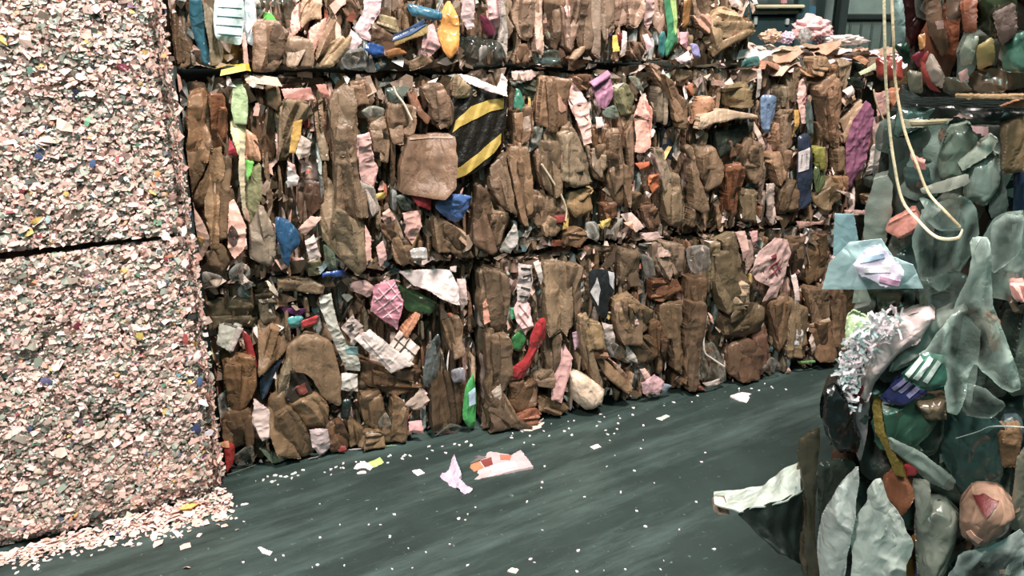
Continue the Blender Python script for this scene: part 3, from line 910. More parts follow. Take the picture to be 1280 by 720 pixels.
f4 a8b8c8 | 318,600 372,610 332,642
b4 7a4a36 | 428,620 470,608 492,640 472,667 428,652
p5 dcc9c0 | 478,600 560,578 572,600 500,617
p4 e4b6aa | 243,548 265,545 290,582 265,590
c4 8a7458 | 150,300 190,270 230,300 280,320 270,400 200,420 160,370
p4 d8b0a4 | 190,350 225,340 245,380 215,395
c3 5f4f3c | 180,420 290,420 290,520 220,520
p4 c8b8b0 | 100,370 140,380 160,460 130,480
p4 c8c0b8 | 190,450 230,500 240,530 200,510
f4 a8a8a8 | 60,440 110,400 150,500 100,500
c3 6b523c | 270,380 320,370 330,500 290,510
@ W 900 80 3.27
c3 86705c | 248,190 302,188 292,340 233,347
c4 9a7d63 | 203,370 292,358 282,470 248,502
c3 8b7763 | 278,50 332,48 327,180 300,232 278,190
c3 7b6e5a | 235,90 280,90 280,185 245,190
p4 d5a89e | 328,70 372,80 352,180 357,242 338,242 323,150 ; paper_sheet ; pink strip with red marks
~4 7a2a3a | 345,150 365,130 368,155 350,165
g3 4c5c58 | 353,140 387,128 392,302 353,292
p5 c49438 | 313,190 337,188 332,250 308,302 ; paper_sheet ; ochre strip
g4 2c3648 | 323,300 375,278 387,440 377,582 333,602 323,452 ; carton ; dark blue carton with a white square sign
+ d8d0d0 | 328,362 368,342 368,430 330,445
~6 20242c | 338,430 340,375 356,367 358,422
c3 8a8a44 | 388,350 420,338 432,420 398,422
g3 4c5c38 | 383,430 440,398 442,502 398,542
c4 8a705a | 393,100 470,38 492,130 482,222 492,332 440,302 428,200
c5 96765e | 438,110 480,58 497,180 482,332 450,202
c3 7c6652 | 398,230 472,330 440,352
p5 9a5c7e | 538,230 592,148 627,190 627,300 612,402 582,472 545,542 528,430 518,330 ; plastic_bag ; magenta pink plastic bag
c3 8f7862 | 498,240 592,138 532,300 508,332
p4 cdac8c | 498,150 550,98 572,150 518,172
p5 e8ccc4 | 508,110 552,88 562,130 530,140
c4 9a7a5c | 478,460 527,463 522,522 488,527
p5 d4b8a4 | 478,515 540,528 552,557 508,532
p4 cdc1ba | 628,330 672,318 652,442 618,472
c3 8a6f5a | 638,410 722,388 712,522 658,532
p4 cd9a92 | 643,120 692,108 702,200 658,222 ; paper_sheet ; pink paper
c4 b0785a | 698,120 747,98 722,202
p3 b89a90 | 640,220 690,210 680,320 640,340
c3 6f5a48 | 680,220 720,210 720,390 680,390
b4 3a443c | 618,470 650,458 657,502 623,512
c4 75604a | 608,540 702,538 702,582 618,582
p4 e4b8ae | 518,600 652,598 652,622 528,617
p4 d0a090 | 300,640 420,650 480,620 470,650 320,670
f4 a8a898 | 188,500 232,488 232,602 198,602
c3 5a4a38 | 238,520 322,478 322,602 248,622
c3 6c5c44 | 388,540 472,458 482,562 428,612
c3 75614a | 470,350 520,340 520,450 480,460
@ P 1020 100 2.573
g1 3e4c44 | 268,100 330,90 400,330 350,690 320,690 300,560 250,420 235,300
g2 4f7068 | 268,80 330,58 382,90 332,152 258,182
g0 2b332e | 300,60 675,50 675,140 400,140
p4 d8d0b0 | 278,130 442,128 422,147 288,157 ; paper_sheet ; cream strip
+ a89878 | 300,138 420,134 410,142 305,148
b2 758c7c | 388,260 430,148 500,138 522,190 502,262 542,332 470,342 398,330 ; plastic_tub ; grey green plastic tub
g2 3c5450 | 278,290 362,278 372,350 288,342
c3 b8c4b4 | 458,265 560,183 587,200 562,237 475,292 ; plank ; pale grey plank end
g4 c4c4b4 | 333,355 420,323 492,303 497,337 400,367 343,372 ; plank ; pale plank end
b2 88a094 | 480,260 580,240 590,330 545,400 480,380
c4 6b5c44 | 603,160 675,128 675,290 608,287
f3 b4d0c4 | 338,420 420,368 522,400 532,522 480,622 400,692 328,642 308,522 ; plastic_film ; clear crumpled film
f4 d4e8e0 | 360,410 440,385 480,450 470,500 390,490 340,450
f3 a8c4b8 | 498,600 560,458 620,418 675,418 675,722 498,722 ; plastic_film ; milky plastic film
f4 bcd4ca | 560,470 620,430 675,440 660,560 560,640
c3 e0988a | 238,470 310,428 332,470 280,512 228,490
p4 d8867c | 303,240 352,258 352,292 318,292
p4 e8b8b2 | 443,120 475,93 507,125
p4 dca8a8 | 498,150 557,153 552,187 513,172
c4 b08468 | 598,100 675,63 675,95 620,112
g2 2b3c5c | 638,290 675,288 675,442 638,442
g2 4a5a54 | 560,260 600,250 620,420 560,440
f2 5a7a78 | 238,590 310,518 332,560 322,662 278,662
f3 6a8078 | 330,640 480,620 520,720 440,800 330,760
@ P 880 360 2
g0 33443c | 380,230 800,230 800,560 560,560 420,420
g0 27302a | 400,420 800,420 800,740 380,740
b3 98a69c | 548,90 640,48 652,70 562,162 470,212 500,140
f2 5a7068 | 430,0 530,10 520,60 440,80
g4 8a2430 | 368,290 395,245 400,270 375,310
g3 2f5a48 | 428,320 480,298 560,278 602,330 520,402 438,390
b3 8a9a8a | 420,310 440,295 470,305 470,325 445,335
g4 75887e | 468,378 540,418 622,490 612,517 558,492 478,412
b4 94745e | 638,560 680,518 742,523 782,570 762,622 680,652 638,612 ; plastic_bag ; brownish pink round pack with a red top
+ 5a1818 | 672,530 700,522 738,532 705,556
~8 d0a08a | 660,600 690,620
c3 8a5a40 | 448,500 490,458 522,520 490,572
g4 a82024 | 498,450 530,443 532,475 505,482 ; bottle_cap ; red cap
b3 75654c | 528,290 600,288 602,340 550,342
c3 6f5840 | 738,370 792,368 782,450 750,452
f4 b4ccc8 | 608,780 608,720 640,658 720,648 805,618 805,780 ; plastic_film ; crumpled clear film
b3 6a7468 | 530,560 600,560 640,600 600,720 540,720
g3 7a8478 | 520,490 560,490 570,560 540,600
c4 dca09a | 768,0 805,0 805,40 780,32
c3 8a6448 | 700,80 740,100 750,150 720,160
g3 2a4a78 | 528,640 548,640 552,780 530,780
c3 8a5a2a | 498,680 530,658 530,740 500,760
g3 7a7a68 | 780,440 805,400 805,620 770,600
c4 c0e0b0 | 353,90 370,78 422,100 392,142 353,157 ; paper_sheet ; pale green sheet
g3 4a4634 | 238,400 262,380 290,368 282,480 272,602 282,722 280,790 240,720 250,560
g2 5a5040 | 225,480 250,420 262,540 258,700 238,660
g3 3a443a | 285,440 345,430 380,450 330,520 290,620
f4 7a9088 | 640,240 700,250 760,290 720,320 650,330
g2 2a4a46 | 600,340 740,330 740,480 650,520 600,430
@ P 900 0 3.368
g0 2a0c0c | 770,-40 862,-40 852,120 800,202 770,120
g0 2a241c | 860,-40 1290,-40 1290,390 800,390 820,200
g3 75908e | 733,-30 775,10 782,180 738,190 ; plastic_wrapper ; grey green film strip
g2 1d4030 | 735,190 790,185 800,260 770,270
g4 a06a30 | 833,150 867,138 862,200 838,212 ; plastic_wrapper ; orange scrap
g4 8a2438 | 798,242 860,198 862,210 838,292 ; plastic_wrapper ; red wrapper
c3 5f4a3a | 868,-30 920,-30 942,100 962,190 930,222 878,120
p4 c8988c | 905,90 940,85 945,120 915,125
g3 705848 | 950,-30 1040,-30 1020,70 960,80
c4 70402a | 1008,10 1082,-10 1082,130 1028,132 ; plastic_wrapper ; orange brown wrapper
g3 2f3a24 | 1088,-30 1242,-30 1242,130 1150,162 1088,100
g4 808a7a | 1008,220 1050,148 1092,160 1062,260 1018,272
g4 8a7c44 | 1078,200 1150,148 1162,270 1088,302 ; plastic_wrapper ; mustard yellow wrapper
g3 3c6a5a | 1188,160 1290,138 1290,302 1198,292
g4 9a8a7c | 858,270 890,228 942,320 930,372 878,332
g4 7a2a24 | 845,250 880,220 868,290 890,350 930,385 880,370 850,310
p5 c4948e | 1003,310 1040,288 1052,330 1018,352
g3 6a5a48 | 1058,310 1200,288 1202,380 1078,392
g3 5a5444 | 930,330 1010,330 1060,380 950,395
g3 6a6a58 | 790,300 850,310 850,390 800,390
c4 60504a | 1160,60 1240,20 1250,140 1190,180
c5 8a7454 | 1000,404 1290,404 1290,420 1000,416 ; plank ; thin tan board under the upper bale
g3 70251a | 650,240 770,235 770,340 660,340 ; plastic_wrapper ; dark maroon wrapper
@ W 920 0 5.8
c3 8a6a50 | 620,480 740,470 740,722 620,722
c3 8a7860 | 740,430 835,440 810,620 760,640
c4 5a4a3c | 830,390 990,380 990,450 880,470
c5 d09a78 | 860,420 920,405 985,450 950,472
g4 1f2a22 | 815,560 920,570 940,660 830,640
p4 d8a8a0 | 800,640 850,620 890,722 800,722
p5 c8d0a8 | 905,525 1050,450 1060,485 920,548 ; plank ; pale green strip
p3 d8a89c | 470,580 530,540 560,640 540,722 450,722
c3 77644e | 370,490 460,500 450,722 380,722
c4 c09078 | 200,430 330,470 360,520 250,480
c4 b08a6a | 420,460 480,480 560,560 500,540
c4 a08468 | 560,420 640,410 700,470 620,560 560,520
g3 3a706c | 50,430 180,400 190,480 100,560 40,520
p4 c8bcb4 | 165,490 200,480 200,700 175,722
@ P 875 312 1.765
b4 dcc8c6 | 340,335 358,270 385,200 430,158 505,135 520,150 485,200 432,242 392,292 366,342 ; plastic_bag ; pinkish white plastic bag
g3 c4aaae | 336,345 360,300 374,340 368,420 352,478 336,440 ; plastic_wrapper ; long pinkish white plastic strip
g4 8a2430 | 340,300 352,310 356,335 338,355 328,350
b5 121c1c | 272,300 300,292 326,330 336,372 336,402 350,440 345,468 300,452 275,402 268,350 ; plastic_bag ; shiny black plastic bag
g5 c0cec8 | 352,470 300,530 262,610 254,690 268,800 305,800 318,720 336,620 347,560 352,500 ; plastic_bag ; long white plastic sheet
g5 c8d8ce | 386,505 405,500 415,560 440,600 472,660 455,720 450,800 330,800 330,720 336,610 350,585 372,560 364,532 ; plastic_bag ; white plastic bag
f5 c8e4d8 | 598,-30 642,-30 642,60 652,150 690,240 714,318 690,327 640,292 610,262 592,300 570,387 543,372 540,262 478,242 520,200 560,130 590,60 ; plastic_film ; clear film hanging in a star
t5 c4ecf2 | 283,32 330,-16 400,-22 425,20 470,40 492,96 268,90 ; plastic_film ; clear blue plastic sheet sticking out to the left
t4 a8dce8 | 296,-78 340,-80 348,-20 320,0 290,25 ; plastic_film ; clear blue plastic sheet corner
p6 e8dcf4 | 335,35 360,10 400,-5 425,25 450,55 440,88 400,84 350,62 ; paper_sheet ; pale lilac label inside the clear sheet
~6 d8a0c4 | 395,70 440,80
~5 a8c8e8 | 350,30 405,20
~6 f8f0ff | 360,50 420,50
c4 7c6c30 | 380,350 398,358 410,420 440,480 452,508 428,502 405,440 385,400 ; carton ; olive yellow carton edge
g4 2e3878 | 398,335 430,290 480,262 505,290 500,325 450,352 415,352 ; printed_pack ; dark blue printed pack
~4 8a8ab8 | 425,315 455,290
~4 8a8ab8 | 440,322 468,298
~4 8a8ab8 | 458,330 482,308
g5 3c7a68 | 448,280 500,232 545,250 545,300 500,315
+ d0e4dc | 452,278 486,240 492,248 460,285
+ d0e4dc | 470,286 506,240 514,246 480,292
+ d0e4dc | 492,292 524,250 532,256 502,298
'''  # some darkest pieces paint shade in cavities, one tan piece a highlight
# ------------------------------------------------------------------ the bales (each one thing)
Z1, Z2, Z3 = .755, 1.485, 2.26
def on_wall(s, z): return WALL.at(s, z)
# name: row, s range, z range, label
CB = {
 'bot0': (.03, 1.07, 0, Z1, 'bottom cardboard bale beside the pale shredded bale, with a pink netting bag'),
 'bot1': (1.09, 2.02, 0, Z1, 'bottom cardboard bale holding a bright red plastic bag, middle of the three on the floor'),
 'bot2': (2.04, 3.75, 0, Z1, 'bottom cardboard bale with a pale pink printed sheet, partly behind the near plastic bale'),
 'mid0': (.02, 1.20, Z1 + .01, Z2, 'middle-row cardboard bale with the black and yellow striped carton'),
 'mid1': (1.22, 2.02, Z1 + .01, Z2, 'middle-row cardboard bale with salmon pink and orange paper at its right end'),
 'mid2': (2.04, 3.75, Z1 + .01, Z2, 'middle-row cardboard bale with a magenta bag and loose paper piled on its top'),
 'top0': (.00, 1.20, Z2 + .015, Z3, 'top-row cardboard bale with pale blue and orange plastic bags'),
 'top1': (1.22, 2.31, Z2 + .015, Z3, 'top-row cardboard bale with a green carton, its right end standing free'),
}
DEPTH = 1.1
def seam(u, base, k):
    """the uneven joint between two bales"""
    q = np.stack([np.asarray(u, float), np.full(len(u), k * 3.7)], 1)
    return base + .055 * vnoise(q, 6, 900 + k) + .03 * vnoise(q, 19, 950 + k)
def clamper(key):
    s0, s1, z0, z1, _ = CB[key]; row = {'b': 0, 'm': 1, 't': 2}[key[0]]; G = .005
    def fn(P):
        P = P.copy(); z = P[:, 1].copy(); s = P[:, 0].copy()
        if row > 0: P[:, 1] = np.maximum(P[:, 1], seam(s, (Z1, Z2)[row - 1] + .006, row) + G)
        else: P[:, 1] = np.maximum(P[:, 1], .012)
        if row == 0 or (row == 1): P[:, 1] = np.where((row == 1) & (s > 2.345), P[:, 1], np.minimum(P[:, 1], seam(s, (Z1, Z2)[row] + .006, row + 1) - G))
        col = int(key[-1])
        if col > 0: P[:, 0] = np.maximum(P[:, 0], seam(z, s0 - .01, 10 * row + col) + G)
        else: P[:, 0] = np.maximum(P[:, 0], .042)
        if s1 < 2.2: P[:, 0] = np.minimum(P[:, 0], seam(z, s1 + .01, 10 * row + col + 1) - G)
        if key == 'top1': P[:, 0] = np.minimum(P[:, 0], 2.355)
        return P
    return fn
BALES = {}
def core(parent, face, s0, s1, z0, z1, n0, n1, col, seed, name='pressed_core', kind='card', step=.035):
    """the pressed body of a bale: a block whose six sides are pleated and uneven"""
    bm = bmesh.new()
    L = (s1 - s0, n1 - n0, z1 - z0)
    def grid(o, a, b, na, nb):
        vs = [[bm.verts.new(o + a * (i / na) + b * (j / nb)) for j in range(nb + 1)] for i in range(na + 1)]
        for i in range(na):
            for j in range(nb): bm.faces.new((vs[i][j], vs[i + 1][j], vs[i + 1][j + 1], vs[i][j + 1]))
    ns, nn, nz = [max(2, int(l / step)) for l in L]
    S, Nn, Z = Vector((L[0], 0, 0)), Vector((0, L[1], 0)), Vector((0, 0, L[2]))
    o = Vector((s0, n0, z0))
    grid(o + Nn, Z, S, nz, ns); grid(o, S, Z, ns, nz); grid(o, Z, Nn, nz, nn); grid(o + S, Nn, Z, nn, nz)
    grid(o, Nn, S, nn, ns); grid(o + Z, S, Nn, ns, nn)
    bmesh.ops.remove_doubles(bm, verts=bm.verts, dist=.0005)
    bmesh.ops.recalc_face_normals(bm, faces=bm.faces); bm.normal_update()
    P = np.array([v.co[:] for v in bm.verts]); NV = np.array([v.normal[:] for v in bm.verts])
    a = P[:, :2] + P[:, 1:2] * .7
    d = .04 * vnoise(np.stack([P[:, 0] + P[:, 1], P[:, 2] * .35], 1), 16, seed) + .03 * vnoise(np.stack([P[:, 0] - P[:, 1], P[:, 2]], 1), 30, seed + 1)
    keep = np.abs(NV[:, 2]) < .5
    P = P + NV * (np.where(np.abs(NV[:, 1]) > .5, d, np.where(keep, d * .4, 0)) - .015)[:, None]
    P[:, 2] = np.clip(P[:, 2], z0, z1)
    V = [tuple(face.at(p[0], p[2], p[1])) for p in P]
    F = [tuple(v.index for v in f.verts) for f in bm.faces]
    bm.free()
    return mesh_obj(name, V, F, mat(kind, col), parent, smooth=False)

for i, (k, (s0, s1, z0, z1, lab)) in enumerate(CB.items()):
    t = thing('cardboard_bale', WALL.at((s0 + s1) / 2, z0, -DEPTH / 2), lab, 'bale', 'baled cardboard stacked three high')
    BALES[k] = t
    core(t, WALL, s0 + (.005 if s0 < .1 else .03), s1 - .03, z0 + (0 if z0 == 0 else .004), z1 - .004, -DEPTH, -.19, '54442f', 100 + i)
PL = {
 'low': (.03, 1.15, 0, 1.49, 'near plastic bale at the right, with a long white sheet and a shiny black bag'),
 'high': (.06, 1.15, 1.525, 2.2, 'dark upper plastic bale at the top right corner, above the thin tan board'),
}
for i, (k, (s0, s1, z0, z1, lab)) in enumerate(PL.items()):
    t = thing('plastic_bale', FILM.at((s0 + s1) / 2, z0, -.5), lab, 'bale', 'baled plastic film beside the aisle')
    BALES[k] = t
    core(t, FILM, s0, s1, z0, z1, -.95, -.10, '232a25', 200 + i, kind='gloss')

def bale_of(face, s, z):
    if face is FILM: return BALES['high' if z > 1.507 else 'low']
    row = 'bot' if z < Z1 + .006 else ('mid' if z < Z2 else 'top')
    if s > 2.335 and row == 'top': row = 'mid'
    best = min((abs(s - min(max(s, v[0]), v[1])), k) for k, v in CB.items() if k.startswith(row))
    return BALES[best[1]]
KEYOF = {}
def key_of(b): return next(k for k, v in BALES.items() if v is b)
CLAMP = {k: clamper(k) for k in CB}
def below(P): P = P.copy(); P[:, 1] = np.minimum(P[:, 1], 1.502); return P
def above(P): P = P.copy(); P[:, 1] = np.maximum(P[:, 1], 1.513); return P
CLAMP['low'] = below; CLAMP['high'] = above

COUNT = {}
def room(parent, name):
    k = (parent.name, name); COUNT[k] = COUNT.get(k, 0) + 1
    return COUNT[k] <= 96
STIFF = {'hazard_carton': .35, 'carton_flap': .7, 'plank': .5, 'carton': .75}

# ------------------------------------------------------------------ what shows on the faces, piece by piece
def parse():
    face = None; ox = oy = 0; sc = 1; P = None
    rng = random.Random(5)
    def pts(txt, d):
        out = []
        for q in txt.split():
            x, y = q.split(',')
            out.append(face.px(ox + float(x) / sc, oy + float(y) / sc, d))
        return out
    for line in DATA.strip().splitlines():
        line = line.strip()
        if not line: continue
        if line[0] == '@':
            w = line[1:].split(); face = FACES[w[0]]; ox, oy, sc = float(w[1]), float(w[2]), float(w[3]); continue
        head, rest = line.split('|')
        w = head.split(); f = [x.strip() for x in rest.split(';')]
        name = f[1] if len(f) > 1 and f[1] else None; label = f[2] if len(f) > 2 else None
        if w[0] == '+':
            conform(P, pts(f[0], P.d0 + .015), .003, w[1], name or 'print_or_light_patch', label, 'paper'); continue  # mostly print
        if w[0][0] == '~':
            q = pts(f[0], P.d0 + .015)
            conform(P, stroke_poly(q, float(w[0][1:]) / sc * .0032), .003, w[1], name or 'printed_line', label, 'paper'); continue
        kind = w[0][0]; layer = int(w[0][1])
        d0 = (-.035 + .016 * layer) if face is WALL else (-.05 + .03 * layer)
        poly = pts(f[0], d0 + .01)
        c = np.mean(np.array(poly), axis=0)
        if face is WALL and c[1] < Z1 - .02 and c[0] < 1.1: d0 -= .04; poly = pts(f[0], d0 + .01)
        poly = [(a, max(.012, b)) for a, b in poly]
        parent = bale_of(face, c[0], c[1])
        P = build_piece(kind, face, poly, d0, w[1], parent, rng, clamp=CLAMP.get(key_of(parent)), name=name, label=label, flat=STIFF.get(name, 1.0))
        room(parent, P.o.name.split('.')[0])
        if kind == 'c' and face is WALL and name is None: plies(P, rng, w[1])
parse()

# cardboard between them, further in: every bale face is packed edge to edge
BROWN = ['6b5743', '7a6450', '5d4a38', '846c55', '6e5640', '75604a', '4f4031', '8d765f', '7c5a44', '6a6150']
PALE = ['c9b0a2', 'b8a698', 'd8bfb4', '9aa39c', 'c59a8c', 'a9b4b0']
def fill(key, face, s0, s1, z0, z1, seed, browns, pale, fr=.10, d=(-.105, -.05), ww=(.05, .10), hh=(.16, .38), gap=.92, nm0=None):
    rng = random.Random(seed); par = BALES[key]
    s = s0
    while s < s1 - .02:
        w = rng.uniform(*ww); z = z0 + rng.uniform(-.05, .0)
        while z < z1 - .06:
            h = rng.uniform(*hh)
            a, b = max(z, z0 + .012), min(z + h, z1 - .015)
            z += h * (.9 if gap < 1 else rng.uniform(1, 2.2))
            if b - a < .05: continue
            k = 8; poly = []
            for i in range(k):
                t = 2 * math.pi * (i + rng.uniform(-.25, .25)) / k
                cx, cy = math.cos(t), math.sin(t)
                poly.append((s + w / 2 + .62 * w * math.copysign(abs(cx) ** .6, cx), (a + b) / 2 + .54 * (b - a) * math.copysign(abs(cy) ** .55, cy)))
            poly = [(p, min(max(q, z0 + .01), z1 + .0)) for p, q in poly]
            pl = rng.random() < fr
            kind = ('p' if rng.random() < .6 else 'f') if pl else 'c'
            nm = nm0 if nm0 and kind == 'c' else KIND[kind][1]
            if not room(par, nm): continue
            build_piece(kind, face, poly, rng.uniform(*d), rng.choice(pale if pl else browns), par, rng, name=nm, h=max(.005, w / 8), back=.05, clamp=CLAMP.get(key))
        s += w * gap * (rng.uniform(.4, 1.6) if gap > 1 else 1)
for i, (k, (s0, s1, z0, z1, lab)) in enumerate(CB.items()):
    s1 = min(s1, 3.0) if k in ('bot2', 'mid2') else s1
    zz = z1 if not k.startswith('top') else 1.9
    q = -.04 if k == 'bot0' else 0
    fill(k, WALL, s0, s1, z0, zz, 300 + i, BROWN, PALE, .10, (-.105 + q, -.05 + q))
    fill(k, WALL, s0, s1, z0, zz, 340 + i, BROWN, PALE, .18, (-.08 + q, -.035 + q), (.022, .05), (.10, .30))
    fill(k, WALL, s0, s1, z0, zz, 380 + i, BROWN + ['a08a72', 'b49a80'], PALE, .25, (-.035 + q, .008 + q), (.008, .018), (.06, .2), 3.0, 'cardboard_strip')
DKP = ['3a4a42', '4a5a50', '2f3a34', '5a5a48', '34464a', '5a4638', '283430', '6a6456']
LTP = ['98a89c', '7a8a80', 'a8aca0', '8a9a90', '6a8278']
fill('low', FILM, .03, .85, .2, 1.49, 401, DKP, LTP, .35, (-.11, -.06))
fill('low', FILM, .03, .85, .2, 1.49, 411, DKP, LTP, .4, (-.03, .01), (.03, .07), (.08, .2), 1.5, 'plastic_scrap')
fill('high', FILM, .06, .85, 1.525, 1.95, 412, ['6a5a48', '4a5a50', '7a6a58', '5a4a3c', '6a6a5a', '7a4a34'], ['9a8a80', '7a8a80', 'a89080'], .35, (-.035, .01), (.03, .07), (.06, .18), 1.0001, 'plastic_scrap')
fill('high', FILM, .06, .85, 1.525, 1.95, 402, DKP, LTP, .25, (-.11, -.06))

# torn bits wedged into the gaps: nobody could count them
BITC = ['e0c4bc', 'd8d0c4', 'a8907a', 'c99a88', '7a6450', '54442f', '4a6a70', 'f0e4e0', 'b8624a', '8a9a8c', 'c8a858', '3a3a34']
BITW = [.06, .04, .14, .05, .35, .24, .015, .02, .005, .03, .01, .04]
def bits(key, face, s0, s1, z0, z1, n, seed, d=(-.05, .015), size=(.006, .036), pal=BITC, wts=BITW, mk='paper', sliver=False, th0=math.pi / 2):
    rs = np.random.RandomState(seed)
    R3 = []; F = []; MI = []; base = 0
    U, W, Nn, O = [np.array(x) for x in (face.u, face.v, face.n, face.o)]
    for i in range(n):
        s = rs.uniform(s0, s1); z = rs.uniform(z0 + .01, z1 - .01); dd = rs.uniform(*d)
        a = size[0] + (size[1] - size[0]) * rs.rand() ** 2; b = a * rs.uniform(.18, .7); th = th0 + rs.normal(0, .6)
        e1 = np.array([math.cos(th), math.sin(th), rs.uniform(-.5, .5)]); e1 /= np.linalg.norm(e1)
        e2 = np.array([-math.sin(th), math.cos(th), rs.uniform(-.7, .7)]); e2 /= np.linalg.norm(e2)
        bend = rs.uniform(-.35, .35) * a
        c = np.array([s, z, dd])
        if sliver and i % 3 == 0: a = rs.uniform(.015, .06); b = rs.uniform(.0022, .005); bend = rs.uniform(-.1, .1) * a; th = math.pi / 2 + rs.normal(0, .28); e1 = np.array([math.cos(th), math.sin(th), rs.uniform(-.15, .15)]); e2 = np.array([-math.sin(th), math.cos(th), rs.uniform(-1.2, 1.2)])
        k = rs.choice(len(pal), p=wts)
        for (p, q) in ((-1, -1), (0, -1.15), (1, -.8), (1, .9), (.1, 1.1), (-1, 1)):
            r = c + e1 * a * (p + rs.uniform(-.45, .45)) + e2 * b * (q * (1 - .35 * p) + rs.uniform(-.5, .5))
            r[2] += bend * (1 - abs(p)); r[1] = max(r[1], max(.004, z0 - .05)); R3.append(r)
        F += [(base, base + 1, base + 4, base + 5), (base + 1, base + 2, base + 3, base + 4)]; MI += [k, k]; base += 6
    R3 = np.array(R3)
    if key in CLAMP: R3[:, :2] = CLAMP[key](R3[:, :2])
    V = O + R3[:, :1] * U + R3[:, 1:2] * W + R3[:, 2:] * Nn
    o = mesh_obj('paper_bits', V, F, [mat(mk, c) for c in pal], BALES[key], smooth=False, midx=MI)
    o['kind'] = 'stuff'
    return o
for i, (k, (s0, s1, z0, z1, lab)) in enumerate(CB.items()):
    s1 = min(s1, 3.0) if k in ('bot2', 'mid2') else s1
    zz = min(z1, 1.9)
    bits(k, WALL, s0, s1, z0, zz, int((s1 - s0) * (zz - z0) * 800), 500 + i, d=(-.08 + (-.045 if k == 'bot0' else 0), .0 + (-.045 if k == 'bot0' else 0)), sliver=True)
    q = -.04 if k == 'bot0' else 0
    PW = [.24, .17, .12, .12, .07, .02, .03, .12, .01, .07, .02, .01]
    bits(k, WALL, s0, s1, z0, zz, int((s1 - s0) * (zz - z0) * 170), 540 + i, d=(-.02 + q, .012 + q), size=(.005, .022), wts=PW)
    if k[:3] != 'top': bits(k, WALL, s0, s1, z1 - .085, z1 + .03, int((s1 - s0) * 85), 560 + i, d=(-.11, .02 + q), size=(.01, .05), th0=0)
    if k[:3] != 'bot': bits(k, WALL, s0, s1, z0 - .03, z0 + .085, int((s1 - s0) * 85), 580 + i, d=(-.11, .02), size=(.01, .05), th0=.15)
bits('low', FILM, 0.02, .8, .3, 1.48, 170, 601, (-.09, .05), (.006, .026), ['9aaca0', '5a6a60', 'c8d0c4', '6a5a48', '3a4a44', 'a86050'], [.25, .25, .1, .2, .17, .03], 'gloss')
bits('high', FILM, 0.05, .8, 1.53, 1.9, 60, 602, (-.09, .05), (.006, .022), ['8a8478', '5a6a60', 'b89a88', '6a5a48', '3a4a44', '9a4030'], [.25, .25, .1, .2, .17, .03], 'gloss')

# a fringe of shredded strips on the near bale
def fringe(key, path, n, seed):
    rs = np.random.RandomState(seed); V = []; F = []; MI = []
    pal = ['f4ecf4', 'e4ecec', 'f8dce6', 'd8e0e0', 'b8dcdc']
    pts = [np.array(FILM.px(x, y, .08)) for x, y in path]
    U, W, Nn, O = [np.array(x) for x in (FILM.u, FILM.v, FILM.n, FILM.o)]
    for i in range(n):
        k = rs.randint(0, len(pts) - 1); t = rs.rand()
        c = pts[k] * (1 - t) + pts[k + 1] * t + rs.normal(0, .011, 2)
        d = rs.uniform(.06, .12); th = rs.uniform(0, 2 * math.pi); L = rs.uniform(.008, .022); w = rs.uniform(.0015, .003); cur = rs.uniform(-2, 2)
        base = len(V); p = np.array([c[0], c[1], d]); g = rs.uniform(-.6, .6)
        for j in range(5):
            a = th + cur * j / 4
            e = np.array([-math.sin(a), math.cos(a), .3]) * w
            for sgn in (-1, 1):
                r = p + e * sgn; V.append(O + U * r[0] + W * r[1] + Nn * r[2])
            p = p + np.array([math.cos(a), math.sin(a), g]) * L / 4
        m = rs.randint(len(pal))
        for j in range(4): F.append((base + 2 * j, base + 2 * j + 2, base + 2 * j + 3, base + 2 * j + 1)); MI.append(m)
    o = mesh_obj('shredded_strips', V, F, [mat('paper', c) for c in pal], BALES[key], smooth=False, midx=MI)
    o['kind'] = 'stuff'; o['label'] = 'fluffy fringe of white shredded strips'
fringe('low', [(1118, 395), (1092, 412), (1075, 432), (1064, 456), (1058, 480), (1062, 498)], 520, 7)

